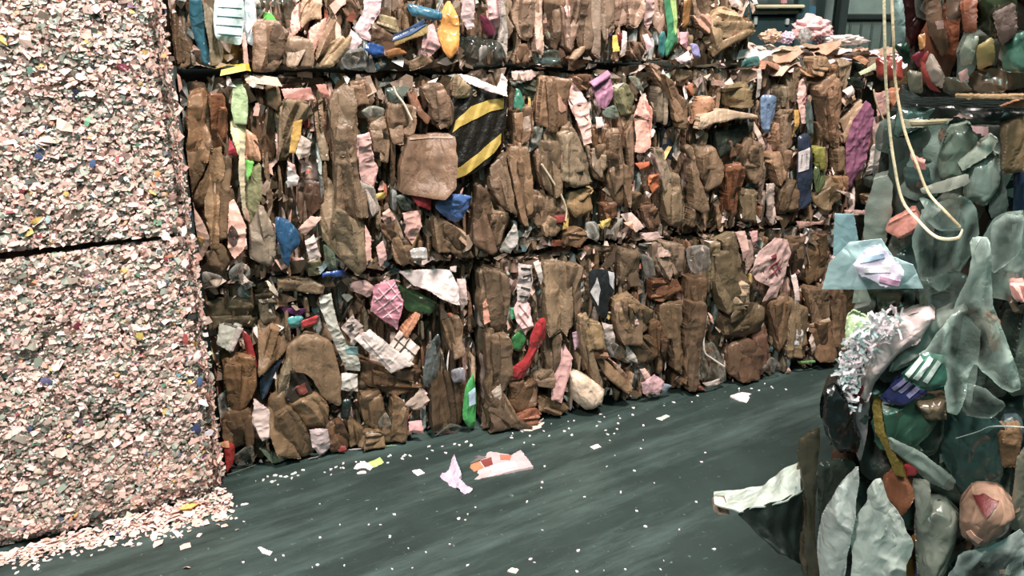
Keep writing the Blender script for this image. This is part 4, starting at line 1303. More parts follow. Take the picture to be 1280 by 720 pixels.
# the newspaper flap sticking out of the near bale into the aisle, and the cords
def fl(x, y, d): 
    s, t = FILM.px(x, y, d); return FILM.at(s, t, d)
def flap(parent):
    """a stiff folded sheet: lit tone painted into the upper leaf, shade into the leaf below"""
    def leaf(name, rows, col, kind, label, seed):
        # rows of world points, bilinearly refined and crumpled
        A = np.array([[list(p) for p in r] for r in rows]); n, m = A.shape[:2]
        R = 9; out = []
        iu = np.linspace(0, n - 1, (n - 1) * R + 1); iv = np.linspace(0, m - 1, (m - 1) * R + 1)
        for u in iu:
            a = min(int(u), n - 2); fu = u - a; row = []
            for v in iv:
                b = min(int(v), m - 2); fv = v - b
                row.append((A[a, b] * (1 - fu) + A[a + 1, b] * fu) * (1 - fv) + (A[a, b + 1] * (1 - fu) + A[a + 1, b + 1] * fu) * fv)
            out.append(row)
        G = np.array(out); nu, nv = G.shape[:2]
        uv = np.stack(np.meshgrid(np.arange(nv), np.arange(nu)), -1).reshape(-1, 2) * .012
        dn = .02 * vnoise(uv, 18, seed) + .012 * tri(uv @ np.array([.7, .5]) / .07)
        G = G.reshape(-1, 3) + np.outer(dn, np.array([-.3, -.6, .7]))
        B = G - np.array([0, 0, .003]); k = len(G); F = []
        for i in range(nu - 1):
            for j in range(nv - 1):
                a, b, c, d = i * nv + j, i * nv + j + 1, (i + 1) * nv + j + 1, (i + 1) * nv + j
                F += [(a, b, c, d), (d + k, c + k, b + k, a + k)]
        bd = [j for j in range(nv)] + [i * nv + nv - 1 for i in range(1, nu)] + [(nu - 1) * nv + j for j in range(nv - 2, -1, -1)] + [i * nv for i in range(nu - 2, 0, -1)]
        for a, b in zip(bd, bd[1:] + bd[:1]): F.append((b, a, a + k, b + k))
        o = mesh_obj(name, np.concatenate([G, B]), F, mat(kind, col), parent); o['label'] = label
        return o
    leaf('newspaper_sheet', [[fl(892, 614, -.02), fl(930, 611, .0), fl(955, 605, .0), fl(975, 590, -.02), fl(1003, 575, -.04)],
                   [fl(893, 630, .06), fl(925, 640, .10), fl(955, 632, .10), fl(985, 625, .08), fl(1003, 612, .05)]], 'a9bab0', 'gloss', 'pale upper leaf of the sheet that sticks out over the aisle', 3)
    leaf('newspaper_sheet', [[fl(922, 640, .10), fl(950, 632, .10), fl(980, 624, .08), fl(1003, 612, .05)],
                   [fl(945, 664, .10), fl(965, 664, .08), fl(985, 660, .05), fl(1003, 655, .02)],
                   [fl(972, 690, .08), fl(985, 695, .06), fl(995, 700, .03), fl(1005, 705, .0)]], '2c3833', 'paper', 'printed leaf hanging below, painted dark as a shaded underside', 4)
    leaf('torn_flap', [[fl(960, 602, .02), fl(985, 585, .01), fl(1001, 570, .0)], [fl(968, 622, .05), fl(988, 612, .04), fl(1003, 600, .02)]], '8d9a84', 'film', 'crinkled clear edge', 5)
    leaf('torn_flap', [[fl(889, 620, .02), fl(905, 618, .04)], [fl(893, 640, .04), fl(912, 642, .06)]], 'a08a74', 'paper', 'torn tan corner', 6)
flap(BALES['low'])
def cord(name, pts, r, col, parent, label):
    o = tube(name, [fl(*p) for p in pts], r, col, 'paper', parent, .5); o['label'] = label
cord('strap', [(1104, -60, .16), (1105, 0, .16), (1106, 50, .16), (1107, 95, .15), (1111, 150, .14), (1117, 200, .14), (1128, 250, .14), (1150, 278, .15), (1172, 297, .16), (1196, 298, .15), (1203, 288, .12)], .0032, 'cfc39a', BALES['low'], 'loose cream strap hanging in a loop')
cord('strap', [(1114, -60, .15), (1115, 0, .15), (1117, 50, .15), (1119, 100, .13), (1130, 160, .13), (1146, 205, .14), (1160, 240, .14), (1182, 265, .15), (1200, 284, .13)], .003, 'c9b48a', BALES['low'], 'second loose cream strap')
cord('wire', [(1195, 548, .06), (1222, 540, .07), (1242, 533, .08), (1290, 535, .08)], .0016, 'a8b8b0', BALES['low'], 'thin bright wire')
oo = tube('twine', [WALL.at(*WALL.px(x, y, .05), .05) for x, y in ((884, 395), (880, 420), (881, 440), (890, 448), (905, 458))], .004, 'e0d8c8', 'paper', BALES['bot2'])
oo = tube('twine', [WALL.at(*WALL.px(x, y, .06), .06) for x, y in ((1092, 112), (1096, 130), (1110, 165), (1116, 200))], .004, 'c8b48e', 'paper', BALES['mid2'])
oo = tube('twine', [WALL.at(*WALL.px(x, y, .05), .05) for x, y in ((677, 205), (690, 225), (702, 245), (708, 262), (707, 276))], .004, 'cbbd9c', 'paper', BALES['mid1'])
oo = tube('twine', [WALL.at(*WALL.px(x, y, .04), .04) for x, y in ((492, 108), (496, 118), (505, 130), (515, 150))], .004, 'd8ccb4', 'paper', BALES['mid0'])

# ------------------------------------------------------------------ loose paper layers on the free bale top
def top_pile():
    rng = random.Random(77); par = BALES['mid2']
    cols = ['d8b0a4', 'c9a890', 'b8937a', 'e8d0c8', 'c4b8c8', '9aa898', 'a88468', 'd8c4b0', '8a7058', 'c8d0c0', 'dcb8b8']
    n = 0
    for i in range(95):
        s = rng.uniform(2.46, 3.25); t = rng.uniform(.0, .55); w = rng.uniform(.04, .11); l = rng.uniform(.04, .10)
        th = rng.uniform(0, math.pi); k = rng.choice((4, 5, 6))
        prof = (.05 if t < .16 else .03) * max(.2, 1 - abs(s - 2.7) / .6)
        d = rng.uniform(0, 1) * (prof + .03)
        poly = []
        for j in range(k):
            a = 2 * math.pi * (j + rng.uniform(-.25, .25)) / k
            x, y = w * math.cos(a), l * math.sin(a)
            poly.append((max(2.38, s + x * math.cos(th) - y * math.sin(th)), max(-.05, t + x * math.sin(th) + y * math.cos(th))))
        build_piece('p', TOP, poly, d, rng.choice(cols), par, rng, h=.012, name='loose_paper', flat=1.7)
top_pile()
def on_px(x, y, back):
    s, z = WALL.px(x, y, -back); return WALL.at(s, z, -back)
o = lump('crumpled_bag', on_px(1014, 36, .40), (.105, .06, .055), 'dca8a8', 'paper', seed=4, amp=.36, rot=.35)
o['label'] = 'crumpled pink paper bag topping the loose paper on the bale'; o['category'] = 'paper bag'
o = lump('crumpled_paper', on_px(1006, 46, .24), (.030, .03, .036), '8e8e8a', 'gloss', seed=9, amp=.25)
o['label'] = 'round grey wad in front of the crumpled pink bag'; o['category'] = 'paper wad'
o = lump('crumpled_paper', on_px(1024, 50, .24), (.022, .024, .022), '3c2428', 'paper', seed=12, amp=.5)
o['label'] = 'dark red wad right of the round grey one'; o['category'] = 'paper wad'
o = lump('crumpled_paper', on_px(964, 45, .25), (.045, .035, .026), 'c8a488', 'paper', seed=14, amp=.5)
o['label'] = 'tan crumpled sheet at the left end of the paper heap'; o['category'] = 'paper wad'
o = lump('crumpled_paper', on_px(983, 47, .22), (.034, .03, .024), 'c8b0c8', 'paper', seed=15, amp=.5)
o['label'] = 'pale lilac crumpled sheet left of the pink bag'; o['category'] = 'paper wad'
o = lump('crumpled_paper', on_px(1058, 50, .30), (.09, .05, .022), 'c4bcb8', 'paper', seed=16, amp=.5)
o['label'] = 'flat white crumpled sheet at the right end of the paper heap'; o['category'] = 'paper wad'

# ------------------------------------------------------------------ shredded paper bales
SH_COL = ['eec2b6', 'e0b2a6', 'fad8ce', 'd0b4a6', 'b8a898', 'a2b0a0', '8e8c7c', 'dca896', '70766a', 'b8c8be', '3c4440', '4a5a7a', 'dcb44e', '8a2f3a', '5a9a78', 'dc9066', '6a4a7a', '3a8088']
SH_W = [.2, .15, .10, .13, .11, .09, .06, .05, .035, .03, .015, .008, .006, .004, .004, .004, .002, .002]
SH_W = [w / sum(SH_W) for w in SH_W]
def flakes(name, U, W, Nn, O, s0, s1, z0, z1, n, seed, parent, dfun, scale=1.0, edge=0):
    rs = np.random.RandomState(seed)
    s = rs.uniform(s0, s1, n); z = rs.uniform(z0, z1, n)
    L = np.clip(rs.lognormal(math.log(.0066), .42, n), .003, .022) * scale; B = L * rs.uniform(.35, .8, n)
    th = rs.normal(0.15, .65, n); e1 = np.stack([np.cos(th), np.sin(th), rs.normal(0, .32, n)], 1)
    e2 = np.stack([-np.sin(th), np.cos(th), rs.normal(-.12, .40, n)], 1)
    e1 /= np.linalg.norm(e1, axis=1)[:, None]; e2 /= np.linalg.norm(e2, axis=1)[:, None]
    d = dfun(s, z) + rs.uniform(-.006, .008, n)
    c = np.stack([s, z, d], 1)
    bend = rs.uniform(-.5, .5, n) * L
    V = np.zeros((n, 6, 3))
    for k, (p, q) in enumerate(((-1, -1), (0, -1.1), (1, -.8), (1, .9), (0, 1.05), (-1, 1))):
        r = c + e1 * (L * (p + rs.uniform(-.3, .3, n)))[:, None] + e2 * (B * (q + rs.uniform(-.3, .3, n)))[:, None]
        if p == 0: r[:, 2] += bend
        V[:, k] = O + r[:, :1] * U + r[:, 1:2] * W + r[:, 2:] * Nn
    V[:, :, 2] = np.clip(V[:, :, 2], z0, z1 if z1 < 1.2 else 9)
    b = np.arange(n)[:, None] * 6
    F = np.concatenate([b + np.array([0, 1, 4, 5]), b + np.array([1, 2, 3, 4])], 1).reshape(-1, 4)
    MI = np.repeat(rs.choice(len(SH_COL), n, p=SH_W), 2)
    o = mesh_obj(name, V.reshape(-1, 3), F.tolist(), [mat('flake', c) for c in SH_COL], parent, smooth=False, midx=MI)
    o['kind'] = 'stuff'
    return o
SB = {'low': (-1.0, .712, 0, .985, 'lower bale of pale shredded paper at the left, standing on the floor', .55),
      'high': (-1.0, .71, .991, 2.0, 'upper bale of pale shredded paper at the left, stacked on the other', .6)}
U_, W_, N_, O_ = [np.array(x) for x in (SHRED.u, SHRED.v, SHRED.n, SHRED.o)]
for i, (k, (s0, s1, z0, z1, lab, ff)) in enumerate(SB.items()):
    t = thing('shredded_paper_bale', SHRED.at((s0 + s1) / 2, z0, -.45), lab, 'bale', 'bales of shredded paper')
    core(t, SHRED, s0, s1 - .03, z0 + (.0 if i == 0 else .012), z1 - .012, -.9, -.03, 'b0a294', 700 + i, kind='paper', step=.03)
    zt = min(z1, 1.86)
    def dfun(s, z, z0=z0, z1=z1, s1=s1, i=i):
        p = np.stack([s, z], 1)
        d = .03 * vnoise(p, 5, 31 + i) + .022 * vnoise(p, 17, 33 + i)
        r = .035
        for e in (z - z0, z1 - z):
            d = d - .012 * np.clip(1 - e / r, 0, 1) ** 2
        d = d - .07 * np.clip(1 - (s1 - s) / .10, 0, 1) ** 2
        if z0 == 0: d = d - .03 * np.clip(1 - z / .07, 0, 1)
        return d + .005
    n = int((s1 - s0 + .02) * (zt - z0) * 22000)
    flakes('paper_shreds', U_, W_, N_, O_, s0, s1 + .01, z0 + .004, zt - (.004 if i == 0 else 0), n, 800 + i, t, dfun)
    # the free right-hand side of the bale
    def dside(a, z, z0=z0, z1=z1):
        p = np.stack([a, z], 1); d = .03 * vnoise(p, 7, 51) + .02 * vnoise(p, 20, 52)
        for e in (z - z0, z1 - z): d = d - .04 * np.clip(1 - e / .035, 0, 1) ** 2
        return d - .018
    flakes('paper_shreds', -N_, W_, U_, np.array(SHRED.at(s1, 0, 0)), -.01, .22, z0 + .004, zt - (.004 if i == 0 else 0), int(.23 * (zt - z0) * 19000), 820 + i, t, dside)

# single larger flakes one can pick out on the shredded bales
rng = random.Random(3)
SBT = {}
for o in list(COL.objects):
    if o.name.startswith('shredded_paper_bale'): SBT['high' if 'upper' in o['label'] else 'low'] = o
for (x, y, w, h, a, col, lab) in ((154, 84, 10, 6, .2, '7a2440', 'maroon flake'), (22, 18, 4, 16, .1, '6a6a60', None), (175, 421, 7, 6, .6, 'dcc04a', 'yellow flake'),
        (161, 514, 4, 10, 0, 'ece4f4', 'bright white flake'), (163, 443, 5, 6, 0, '3c8a5a', 'green flake'), (97, 408, 7, 6, -.6, '6a1f34', 'maroon flake'),
        (106, 62, 6, 9, 0, '2f7080', 'teal flake'), (197, 218, 5, 5, .4, 'dc9a4a', 'orange flake'), (83, 243, 5, 4, 0, 'dcb84a', None), (48, 196, 7, 5, .5, '4a5a90', 'blue flake'),
        (116, 205, 6, 7, .3, '4a6a98', 'blue flake'), (48, 591, 8, 4, .1, 'e4d4b4', None), (65, 592, 7, 4, -.1, '7a3a34', 'reddish flake'), (59, 478, 12, 6, .2, '6a6a98', 'blue violet flake'),
        (20, 537, 9, 4, .1, 'f0d4d8', 'white flake'), (205, 70, 5, 4, 0, 'e8a860', None), (37, 88, 6, 7, .3, '5a8a78', None), (100, 530, 5, 8, .3, '6a4a60', None),
        (140, 170, 5, 4, .2, '3a3a50', None), (60, 275, 5, 6, .1, 'a8d4d8', None), (232, 330, 6, 7, .2, 'f4e8e8', 'white flake'), (208, 296, 8, 7, .2, 'f8ecec', 'white flake'),
        (230, 290, 5, 9, .2, 'f8ecec', None), (150, 296, 5, 4, .2, 'f0e0e0', None), (247, 446, 6, 10, .5, 'f0dcd8', 'white flake'), (255, 505, 9, 5, .4, 'f0e8f4', 'white flake'), (262, 542, 9, 5, -.4, 'f0e8f4', 'white flake'),
        (232, 425, 5, 9, 0, 'b04a4a', 'red flake'), (250, 478, 5, 8, .2, '4a6a9a', 'blue flake'), (246, 537, 8, 8, .2, '3a4470', 'dark blue flake')):
    p = []
    for j in range(6):
        t = 2 * math.pi * j / 6 + rng.uniform(-.3, .3); u, v = w * .8 * math.cos(t), h * .8 * math.sin(t)
        p.append(SHRED.px(x + u * math.cos(a) - v * math.sin(a), y + u * math.sin(a) + v * math.cos(a), .02))
    par = SBT['high' if y < 297 else 'low']
    P = build_piece('p', SHRED, p, .014, col, par, rng, name='paper_flake', h=.006, flat=.4)
    if lab: P.o['label'] = lab

# spill of shreds along the foot of the shredded bale
def spill():
    rs = np.random.RandomState(5)
    def df(s, z): return np.zeros(len(s))
    n = 2500
    s = rs.uniform(-.25, .72, n); out = np.abs(rs.exponential(.034, n)) * (.3 + 1.2 * np.clip(s, 0, 1))
    hh = np.clip(.06 - out * .8, .004, .08) * rs.rand(n) * (.25 + 1.1 * np.clip(s, 0, 1))
    V = np.zeros((n, 6, 3)); L = np.clip(rs.lognormal(math.log(.007), .4, n), .003, .018)
    th = rs.uniform(0, math.pi, n); B = L * rs.uniform(.4, .9, n); bend = rs.uniform(0, .5, n) * L
    t1, t2 = rs.normal(0, .25, n), rs.normal(0, .3, n)
    for k, (p, q) in enumerate(((-1, -1), (0, -1.1), (1, -.8), (1, .9), (0, 1.05), (-1, 1))):
        a = L * (p + rs.uniform(-.3, .3, n)); b = B * (q + rs.uniform(-.3, .3, n))
        x = s + a * np.cos(th) - b * np.sin(th); y = out + .042 + a * np.sin(th) + b * np.cos(th)
        z = np.maximum(.0015, hh + a * t1 + b * t2 + (bend if p == 0 else 0))
        V[:, k] = O_ + x[:, None] * U_ + y[:, None] * N_ + z[:, None] * W_
    b = np.arange(n)[:, None] * 6
    F = np.concatenate([b + np.array([0, 1, 4, 5]), b + np.array([1, 2, 3, 4])], 1).reshape(-1, 4)
    w = np.array(SH_W) * np.array([2, 2, 4, 1, .5, .5, .3, .6, .3, 1, .3, 1, 1, 1, 1, 1, 2, 1]); w /= w.sum()
    o = mesh_obj('shredded_paper_spill', V.reshape(-1, 3), F.tolist(), [mat('flake', c) for c in SH_COL], None, smooth=False, midx=np.repeat(rs.choice(len(SH_COL), n, p=w), 2))
    o['kind'] = 'stuff'; o['label'] = 'drift of white shreds along the foot of the pale shredded bale'; o['category'] = 'paper shreds'
spill()

# ------------------------------------------------------------------ scraps lying on the floor
def scrap(pts, col, label, name='paper_scrap', cat='paper scrap', group=None, rng=rng, kind='p', flat=.35, h=None, d0=.004):
    P = build_piece(kind, FLOOR, pts, d0, col, None, rng, name=name, flat=flat, h=h, matkind=None, back=.0035)
    P.o['label'] = label; P.o['category'] = cat
    if group: P.o['group'] = group
    return P
def fpx(s, ox=0, oy=0, sc=1):
    return [FLOOR.px(ox + float(q.split(',')[0]) / sc, oy + float(q.split(',')[1]) / sc, .004) for q in s.split()]
scrap(fpx('578,647 622,627 662,632 640,668 612,662', 720, 280, 3), 'f0e4e2', 'white square of paper alone on the floor right of centre')
P = scrap(fpx('246,640 262,610 340,575 410,590 440,575 480,630 300,665 260,662', 480, 340, 2.572), 'c8b0b4', 'colourful flyer lying on the floor before the crushed green bottle', 'flyer', 'flyer')
for c, q in (('c87a4a', '270,620 305,608 320,628 290,640'), ('8a3a34', '310,605 345,598 350,620 325,628'), ('7a6a6a', '250,605 300,585 330,595 265,618'), ('c06a50', '372,590 410,592 405,608 375,606'), ('d4ccd4', '340,625 420,612 430,632 345,648')):
    conform(P, fpx(q, 480, 340, 2.572), .003, c, 'print_or_light_patch', None, 'paper')
scrap(fpx('160,660 208,645 226,612 236,640 250,666 240,674 285,705 260,712 225,690 185,695 160,680', 480, 340, 2.572), 'c4b0c8', 'crumpled lilac wrapper left of the colourful flyer', 'crumpled_wrapper', 'wrapper', flat=1.3, d0=.012)
scrap(fpx('395,200 415,190 430,182 440,195 425,205 405,208', 260, 480, 2.0), 'a8d060', 'lime green scrap at the foot of the brown bale')
scrap(fpx('765,110 800,95 842,93 838,115 790,116', 260, 480, 2.0), 'e4cfc0', 'cream sheet edge on the floor right of the dark brown flaring carton')
scrap(fpx('290,238 325,232 328,255 300,262', 0, 600, 3.2), '6fb4d8', 'light blue scrap in front of the shredded bale')
scrap(fpx('715,128 770,110 800,122 770,142 725,148', 0, 600, 3.2), 'e0b040', 'yellow scrap in the drift of shreds', d0=.035)
scrap(fpx('1030,265 1045,265 1065,280 1090,285 1080,298 1050,292', 0, 600, 3.2), 'ece4ec', 'curled white scrap alone on the floor left of centre')
scrap(fpx('600,225 612,205 632,208 625,235 608,242', 0, 600, 3.2), 'f0d0c8', 'pinkish scrap just in front of the drift of shreds')
scrap(fpx('690,205 712,200 722,215 710,228', 0, 600, 3.2), 'ecdff4', 'white scrap at the right end of the drift of shreds')
scrap(fpx('130,352 152,334 160,340 138,358', 0, 600, 3.2), 'f0e4f0', 'narrow white strip on the floor at the lower left')
scrap(fpx('748,468 760,458 778,460 770,473', 260, 480, 2.0), 'dccfc0', 'round cream scrap at the bottom edge of the picture')
scrap(fpx('955,155 975,148 985,155 965,162', 260, 480, 2.0), 'f4ecf0', 'brightest white scrap below the cream white bag')
scrap(fpx('510,215 530,212 542,222 520,228', 260, 480, 2.0), 'f0e8f0', 'white scrap just left of the lilac wrapper')
scrap(fpx('360,208 390,195 412,208 395,222 370,224', 260, 480, 2.0), 'ecd8dc', 'pinkish white torn paper at the foot of the brown bale', flat=1.2, d0=.01)
scrap(fpx('1120,84 1145,76 1155,80 1130,92', 260, 480, 2.0), 'b8c4bc', 'grey smear of paper right of the cream white bag')
# the rest: little white scraps, thick along the foot of the bales, thin in the aisle
SEED = random.Random(21)
def small(n, sampler, label, group, size=(.004, .011), cols=('f0e6ea', 'e4dcd8', 'f4e0e0', 'd8dcd8', 'c8ccc8', 'e8d8e8')):
    for i in range(n):
        x, y = sampler(); r = SEED.uniform(*size); a = SEED.uniform(0, math.pi); k = SEED.choice((4, 5, 6)); e = SEED.uniform(.35, .9)
        pts = []
        for j in range(k):
            t = 2 * math.pi * (j + SEED.uniform(-.3, .3)) / k
            u, v = r * math.cos(t), r * e * math.sin(t)
            pts.append((x + u * math.cos(a) - v * math.sin(a), y + u * math.sin(a) + v * math.cos(a)))
        scrap(pts, SEED.choice(cols), label, group=group, rng=SEED, flat=.5, h=.006, d0=.0035)
def foot(s0, s1, spread):
    def f():
        p = WALL.at(SEED.uniform(s0, s1), 0, .05 + abs(SEED.gauss(0, spread))); return p.x, p.y
    return f
def sfoot():
    p = SHRED.at(SEED.uniform(-.1, .78), 0, .09 + abs(SEED.gauss(0, .06))); return p.x, p.y
def aisle(x0, x1, y0, y1):
    def f():
        return FLOOR.px(SEED.uniform(x0, x1), SEED.uniform(y0, y1))
    return f
small(36, sfoot, 'little white scrap on the floor near the drift of shreds', 'scraps by the shredded bale')
small(44, foot(.12, 1.0, .045), 'little white scrap at the foot of the leftmost brown bale', 'scraps at the foot of the leftmost brown bale', (.004, .010))
small(34, foot(1.15, 1.75, .13), 'little white scrap on the floor between the flyer and the white square', 'scraps between the flyer and the white square', (.003, .010))
small(14, foot(1.75, 2.6, .06), 'little white scrap at the foot of the far brown bales', 'scraps at the foot of the far brown bales', (.004, .011))
small(26, aisle(300, 620, 630, 716), 'little white scrap lying out on the dark floor left of the middle', 'scraps on the open floor, left', (.003, .008))
small(26, aisle(640, 960, 560, 716), 'little white scrap lying out on the dark floor right of the middle', 'scraps on the open floor, right', (.003, .008))

# ------------------------------------------------------------------ setting
def floor_mat():
    m = bpy.data.materials.new('worn_floor'); m.use_nodes = True
    nt = m.node_tree; N = nt.nodes; L = nt.links; b = N['Principled BSDF']
    tc = N.new('ShaderNodeTexCoord')
    def mapped(rot, sc, loc=(0, 0, 0)):
        mp = N.new('ShaderNodeMapping'); mp.inputs['Rotation'].default_value = (0, 0, rot); mp.inputs['Scale'].default_value = sc; mp.inputs['Location'].default_value = loc
        m0 = N.new('ShaderNodeMapping'); m0.inputs['Rotation'].default_value = (0, 0, rot); mp.inputs['Rotation'].default_value = (0, 0, 0)
        L.new(tc.outputs['Object'], m0.inputs['Vector']); L.new(m0.outputs[0], mp.inputs['Vector']); return mp.outputs[0]
    def noise(v, s, d=5, r=.6):
        n = N.new('ShaderNodeTexNoise'); n.inputs['Scale'].default_value = s; n.inputs['Detail'].default_value = d; n.inputs['Roughness'].default_value = r
        L.new(v, n.inputs['Vector']); return n.outputs['Fac']
    def ramp(src, e0, e1, c0, c1):
        r = N.new('ShaderNodeValToRGB'); r.color_ramp.elements[0].position = e0; r.color_ramp.elements[1].position = e1
        r.color_ramp.elements[0].color = (*c0, 1); r.color_ramp.elements[1].color = (*c1, 1); L.new(src, r.inputs[0]); return r.outputs[0]
    def mixc(a, c, f):
        x = N.new('ShaderNodeMixRGB'); L.new(a, x.inputs[1]); x.inputs[2].default_value = (*c, 1); L.new(f, x.inputs[0]); return x.outputs[0]
    base = ramp(noise(mapped(0, (1, 1, 1)), 3.5, 6, .65), .3, .75, lin('1f2d2b'), lin('2c3d3a'))
    # pale drag streaks left by the trucks, along the aisle
    st = ramp(noise(mapped(-.185, (.45, 2.6, 1)), 1.6, 8, .72), .46, .72, (0, 0, 0), (.7, .7, .7))
    col = mixc(base, lin('5c726e'), st)
    sp = ramp(noise(mapped(0, (1, 1, 1)), 42, 3, .6), .66, .75, (0, 0, 0), (.55, .55, .55))
    col = mixc(col, lin('7a948c'), sp)
    dk = ramp(noise(mapped(-.1, (.5, 3, 1), (3, 1, 0)), 1.6, 6, .7), .52, .75, (0, 0, 0), (.5, .5, .5))
    col = mixc(col, lin('1c2a29'), dk)
    L.new(col, b.inputs['Base Color'])
    rr = N.new('ShaderNodeMapRange'); L.new(noise(mapped(0, (1, 1, 1)), 5, 5, .6), rr.inputs[0]); rr.inputs[3].default_value = .38; rr.inputs[4].default_value = .7
    L.new(rr.outputs[0], b.inputs['Roughness'])
    bp = N.new('ShaderNodeBump'); bp.inputs['Strength'].default_value = .12; bp.inputs['Distance'].default_value = .004
    L.new(noise(mapped(0, (1, 1, 1)), 90, 5, .7), bp.inputs['Height']); L.new(bp.outputs[0], b.inputs['Normal'])
    return m
fo = mesh_obj('floor', [(-7, -5, 0), (9, -5, 0), (9, 10, 0), (-7, 10, 0), (-7, -5, -.1), (9, -5, -.1), (9, 10, -.1), (-7, 10, -.1)],
              [(0, 1, 2, 3), (7, 6, 5, 4), (0, 4, 5, 1), (1, 5, 6, 2), (2, 6, 7, 3), (3, 7, 4, 0)], floor_mat(), None, smooth=False, center=False)
fo['kind'] = 'structure'
def struct(o): o['kind'] = 'structure'; return o
# far wall of the hall: ribbed grey green sheet
bmv = []; bmf = []
nr = 110
for i in range(nr + 1):
    x = -7 + 16 * i / nr; y = 9.6 + (.05 if i % 2 else 0)
    bmv += [(x, y, 0), (x, y, 5), (x, y + .12, 0), (x, y + .12, 5)]
for i in range(nr):
    a = 4 * i; bmf += [(a, a + 4, a + 5, a + 1), (a + 2, a + 3, a + 7, a + 6), (a + 1, a + 5, a + 7, a + 3), (a, a + 2, a + 6, a + 4)]
bmf += [(0, 1, 3, 2), (4 * nr, 4 * nr + 2, 4 * nr + 3, 4 * nr + 1)]
struct(mesh_obj('wall_back', bmv, bmf, mat('metal', '66746f'), None, smooth=False))
def bpx(face_y, x0, y0, x1, y1):
    f = Face((0, face_y, 0), (1, 0, 0)); a = f.px(x0, y1); b = f.px(x1, y0); return a[0], a[1], b[0], b[1]
# steel column and framed doorway in front of the far wall
x0, z0, x1, z1 = bpx(8.6, 1024, 0, 1041, 60)
struct(box('trim_1', (x0, 8.55, 0), (x1, 8.75, 4.6), '707c78', 'metal'))
x0, z0, x1, z1 = bpx(8.8, 1054, 21, 1128, 60)
d = thing('door_1', ((x0 + x1) / 2, 8.9, 0), 'grey green framed metal door at the far end of the hall', 'door'); struct(d); del d['category']
zb = bpx(8.8, 1054, 20, 1128, 22)[1]
box('door_frame', (x0 - .08, 8.78, 0), (x0, 8.92, 3.2), '2a3836', 'metal', d)
box('door_frame', (x1, 8.78, 0), (x1 + .08, 8.92, 3.2), '2a3836', 'metal', d)
box('door_frame', (x0, 8.78, zb - .02), (x1, 8.92, zb + .03), '1f2b2a', 'metal', d)
box('door_frame', (x0 - .08, 8.78, 3.2), (x1 + .08, 8.92, 3.3), '2a3836', 'metal', d)
box('door_panel', (x0, 8.84, .02), (x1, 8.88, zb - .02), '5f706a', 'metal', d)
box('door_panel', (x0, 8.84, zb + .03), (x1, 8.88, 3.2), '7f928a', 'metal', d)
for k in range(5):
    xx = x0 + (x1 - x0) * (k + .5) / 5
    box('door_rib', (xx - .012, 8.81, .05), (xx + .012, 8.84, zb - .05), '4a5a55', 'metal', d)
# the dark teal baling machine behind the stack
mx0, mz0, mx1, mz1 = bpx(7.6, 928, 0, 1006, 55)
m = thing('baling_machine', ((mx0 + mx1) / 2, 8.0, 0), 'dark teal machine with a pale yellow beam behind the cardboard stack', 'machine')
box('machine_body', (mx0 + .04, 7.7, .05), (mx1 - .03, 8.5, 1.76), '173c40', 'metal', m, .02)
box('machine_post', (mx0 - .06, 7.6, 0), (mx0 + .06, 7.75, 2.3), '1b3c40', 'metal', m)
box('machine_post', (mx1 - .05, 7.6, 0), (mx1 + .05, 7.75, 2.3), '22474a', 'metal', m)
q = bpx(7.58, 943, 6, 1004, 10); box('beam', (q[0], 7.52, q[1]), (q[2], 7.6, q[3]), 'd8c69a', 'metal', m)['label'] = 'pale yellow beam'
q = bpx(7.58, 943, 10, 1004, 14); box('beam', (q[0], 7.6, q[1] - .02), (q[2], 7.72, q[1] + .02), '5a5a44', 'metal', m)
box('machine_head', (mx0, 7.62, 2.0), (mx1 + .3, 8.5, 2.45), '2c4a4a', 'metal', m, .02)
q = bpx(7.6, 1004, 7, 1024, 36); box('side_panel', (q[0], 7.66, .4), (q[2], 8.4, q[3]), '205f78', 'metal', m, .01)['label'] = 'blue side panel'
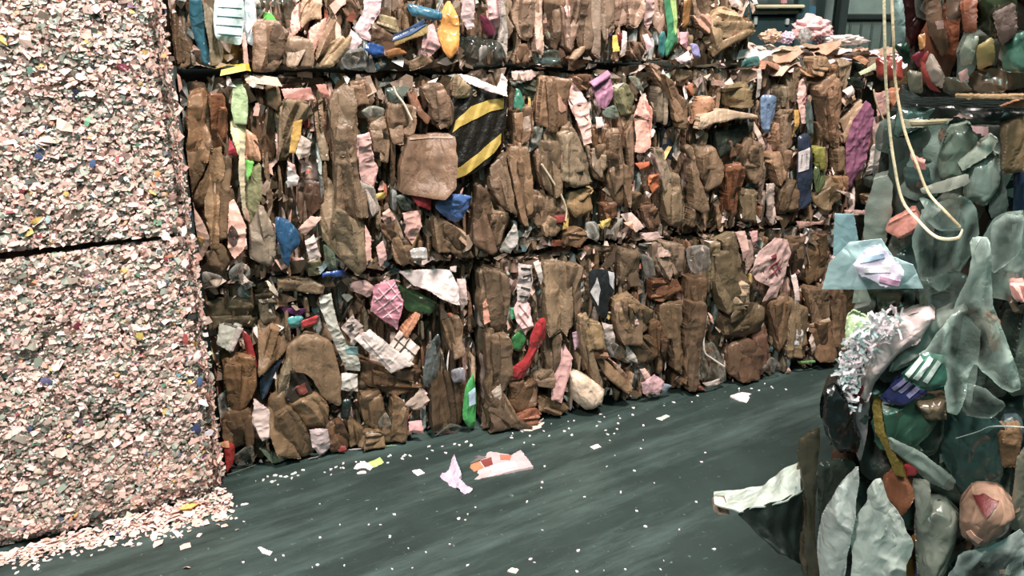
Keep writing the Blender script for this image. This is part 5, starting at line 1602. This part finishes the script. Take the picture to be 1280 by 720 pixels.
for (a, b, c, e) in ((945, 20, 950, 31), (985, 23, 990, 31), (933, 8, 938, 13)):
    q = bpx(7.6, a, b, c, e); box('latch', (q[0], 7.66, q[1]), (q[2], 7.71, q[3]), 'b8c8c4', 'metal', m, .005)['label'] = 'pale metal latch'
q = bpx(7.5, 981, 0, 989, 5); box('lamp_cap', (q[0], 7.60, q[1]), (q[2], 7.66, q[3] + .05), 'b87a80', 'metal', m, .01)

# ------------------------------------------------------------------ light of the hall and an added fill lamp
def area(name, loc, target, size, power, col):
    l = bpy.data.lights.new(name, 'AREA'); l.shape = 'DISK'; l.size = size; l.energy = power; l.color = col
    o = bpy.data.objects.new(name, l); link(o); o.location = loc
    o.rotation_euler = (Vector(target) - Vector(loc)).to_track_quat('-Z', 'Y').to_euler()
    return o
area('unseen_lamp', (.9, .9, 5.9), (.3, 3.0, .8),   .8, 730, (1.0, .88, .81))
area('unseen_lamp', (-2.2, -.9, 5.2), (-.9, 2.5, .9), .8, 290, (1.0, .88, .83))
area('unseen_lamp', (-.4, -2.4, 4.6), (.6, 2.0, .8), 1.2, 55, (.55, 1.0, .92))  # added teal fill, unseen, to bring out highlights on the plastic bale
area('far_lamp', (2.6, 5.6, 5.0), (3.0, 8.6, 1.6), 1.0, 120, (.8, 1.0, .95))
w = bpy.data.worlds.new('hall_air'); SC.world = w; w.use_nodes = True
bg = w.node_tree.nodes['Background']; bg.inputs[0].default_value = (.30, .72, .62, 1); bg.inputs[1].default_value = .045
SC.view_settings.view_transform = 'Standard'; SC.view_settings.look = 'None'
SC.view_settings.exposure = 0.0; SC.view_settings.gamma = 1.0; SC.view_settings.use_curve_mapping = False

# turn the whole place so that the aisle face of the bales runs along the X axis
bpy.context.view_layer.update()
ROT = Matrix.Rotation(-math.atan2(.3665, .9302), 4, 'Z')
for o in list(SC.objects):
    if o.type in ('MESH', 'EMPTY'):
        if o.type == 'MESH': o.data.transform(ROT)
        o.location = ROT @ o.location
    else: o.matrix_world = ROT @ o.matrix_world
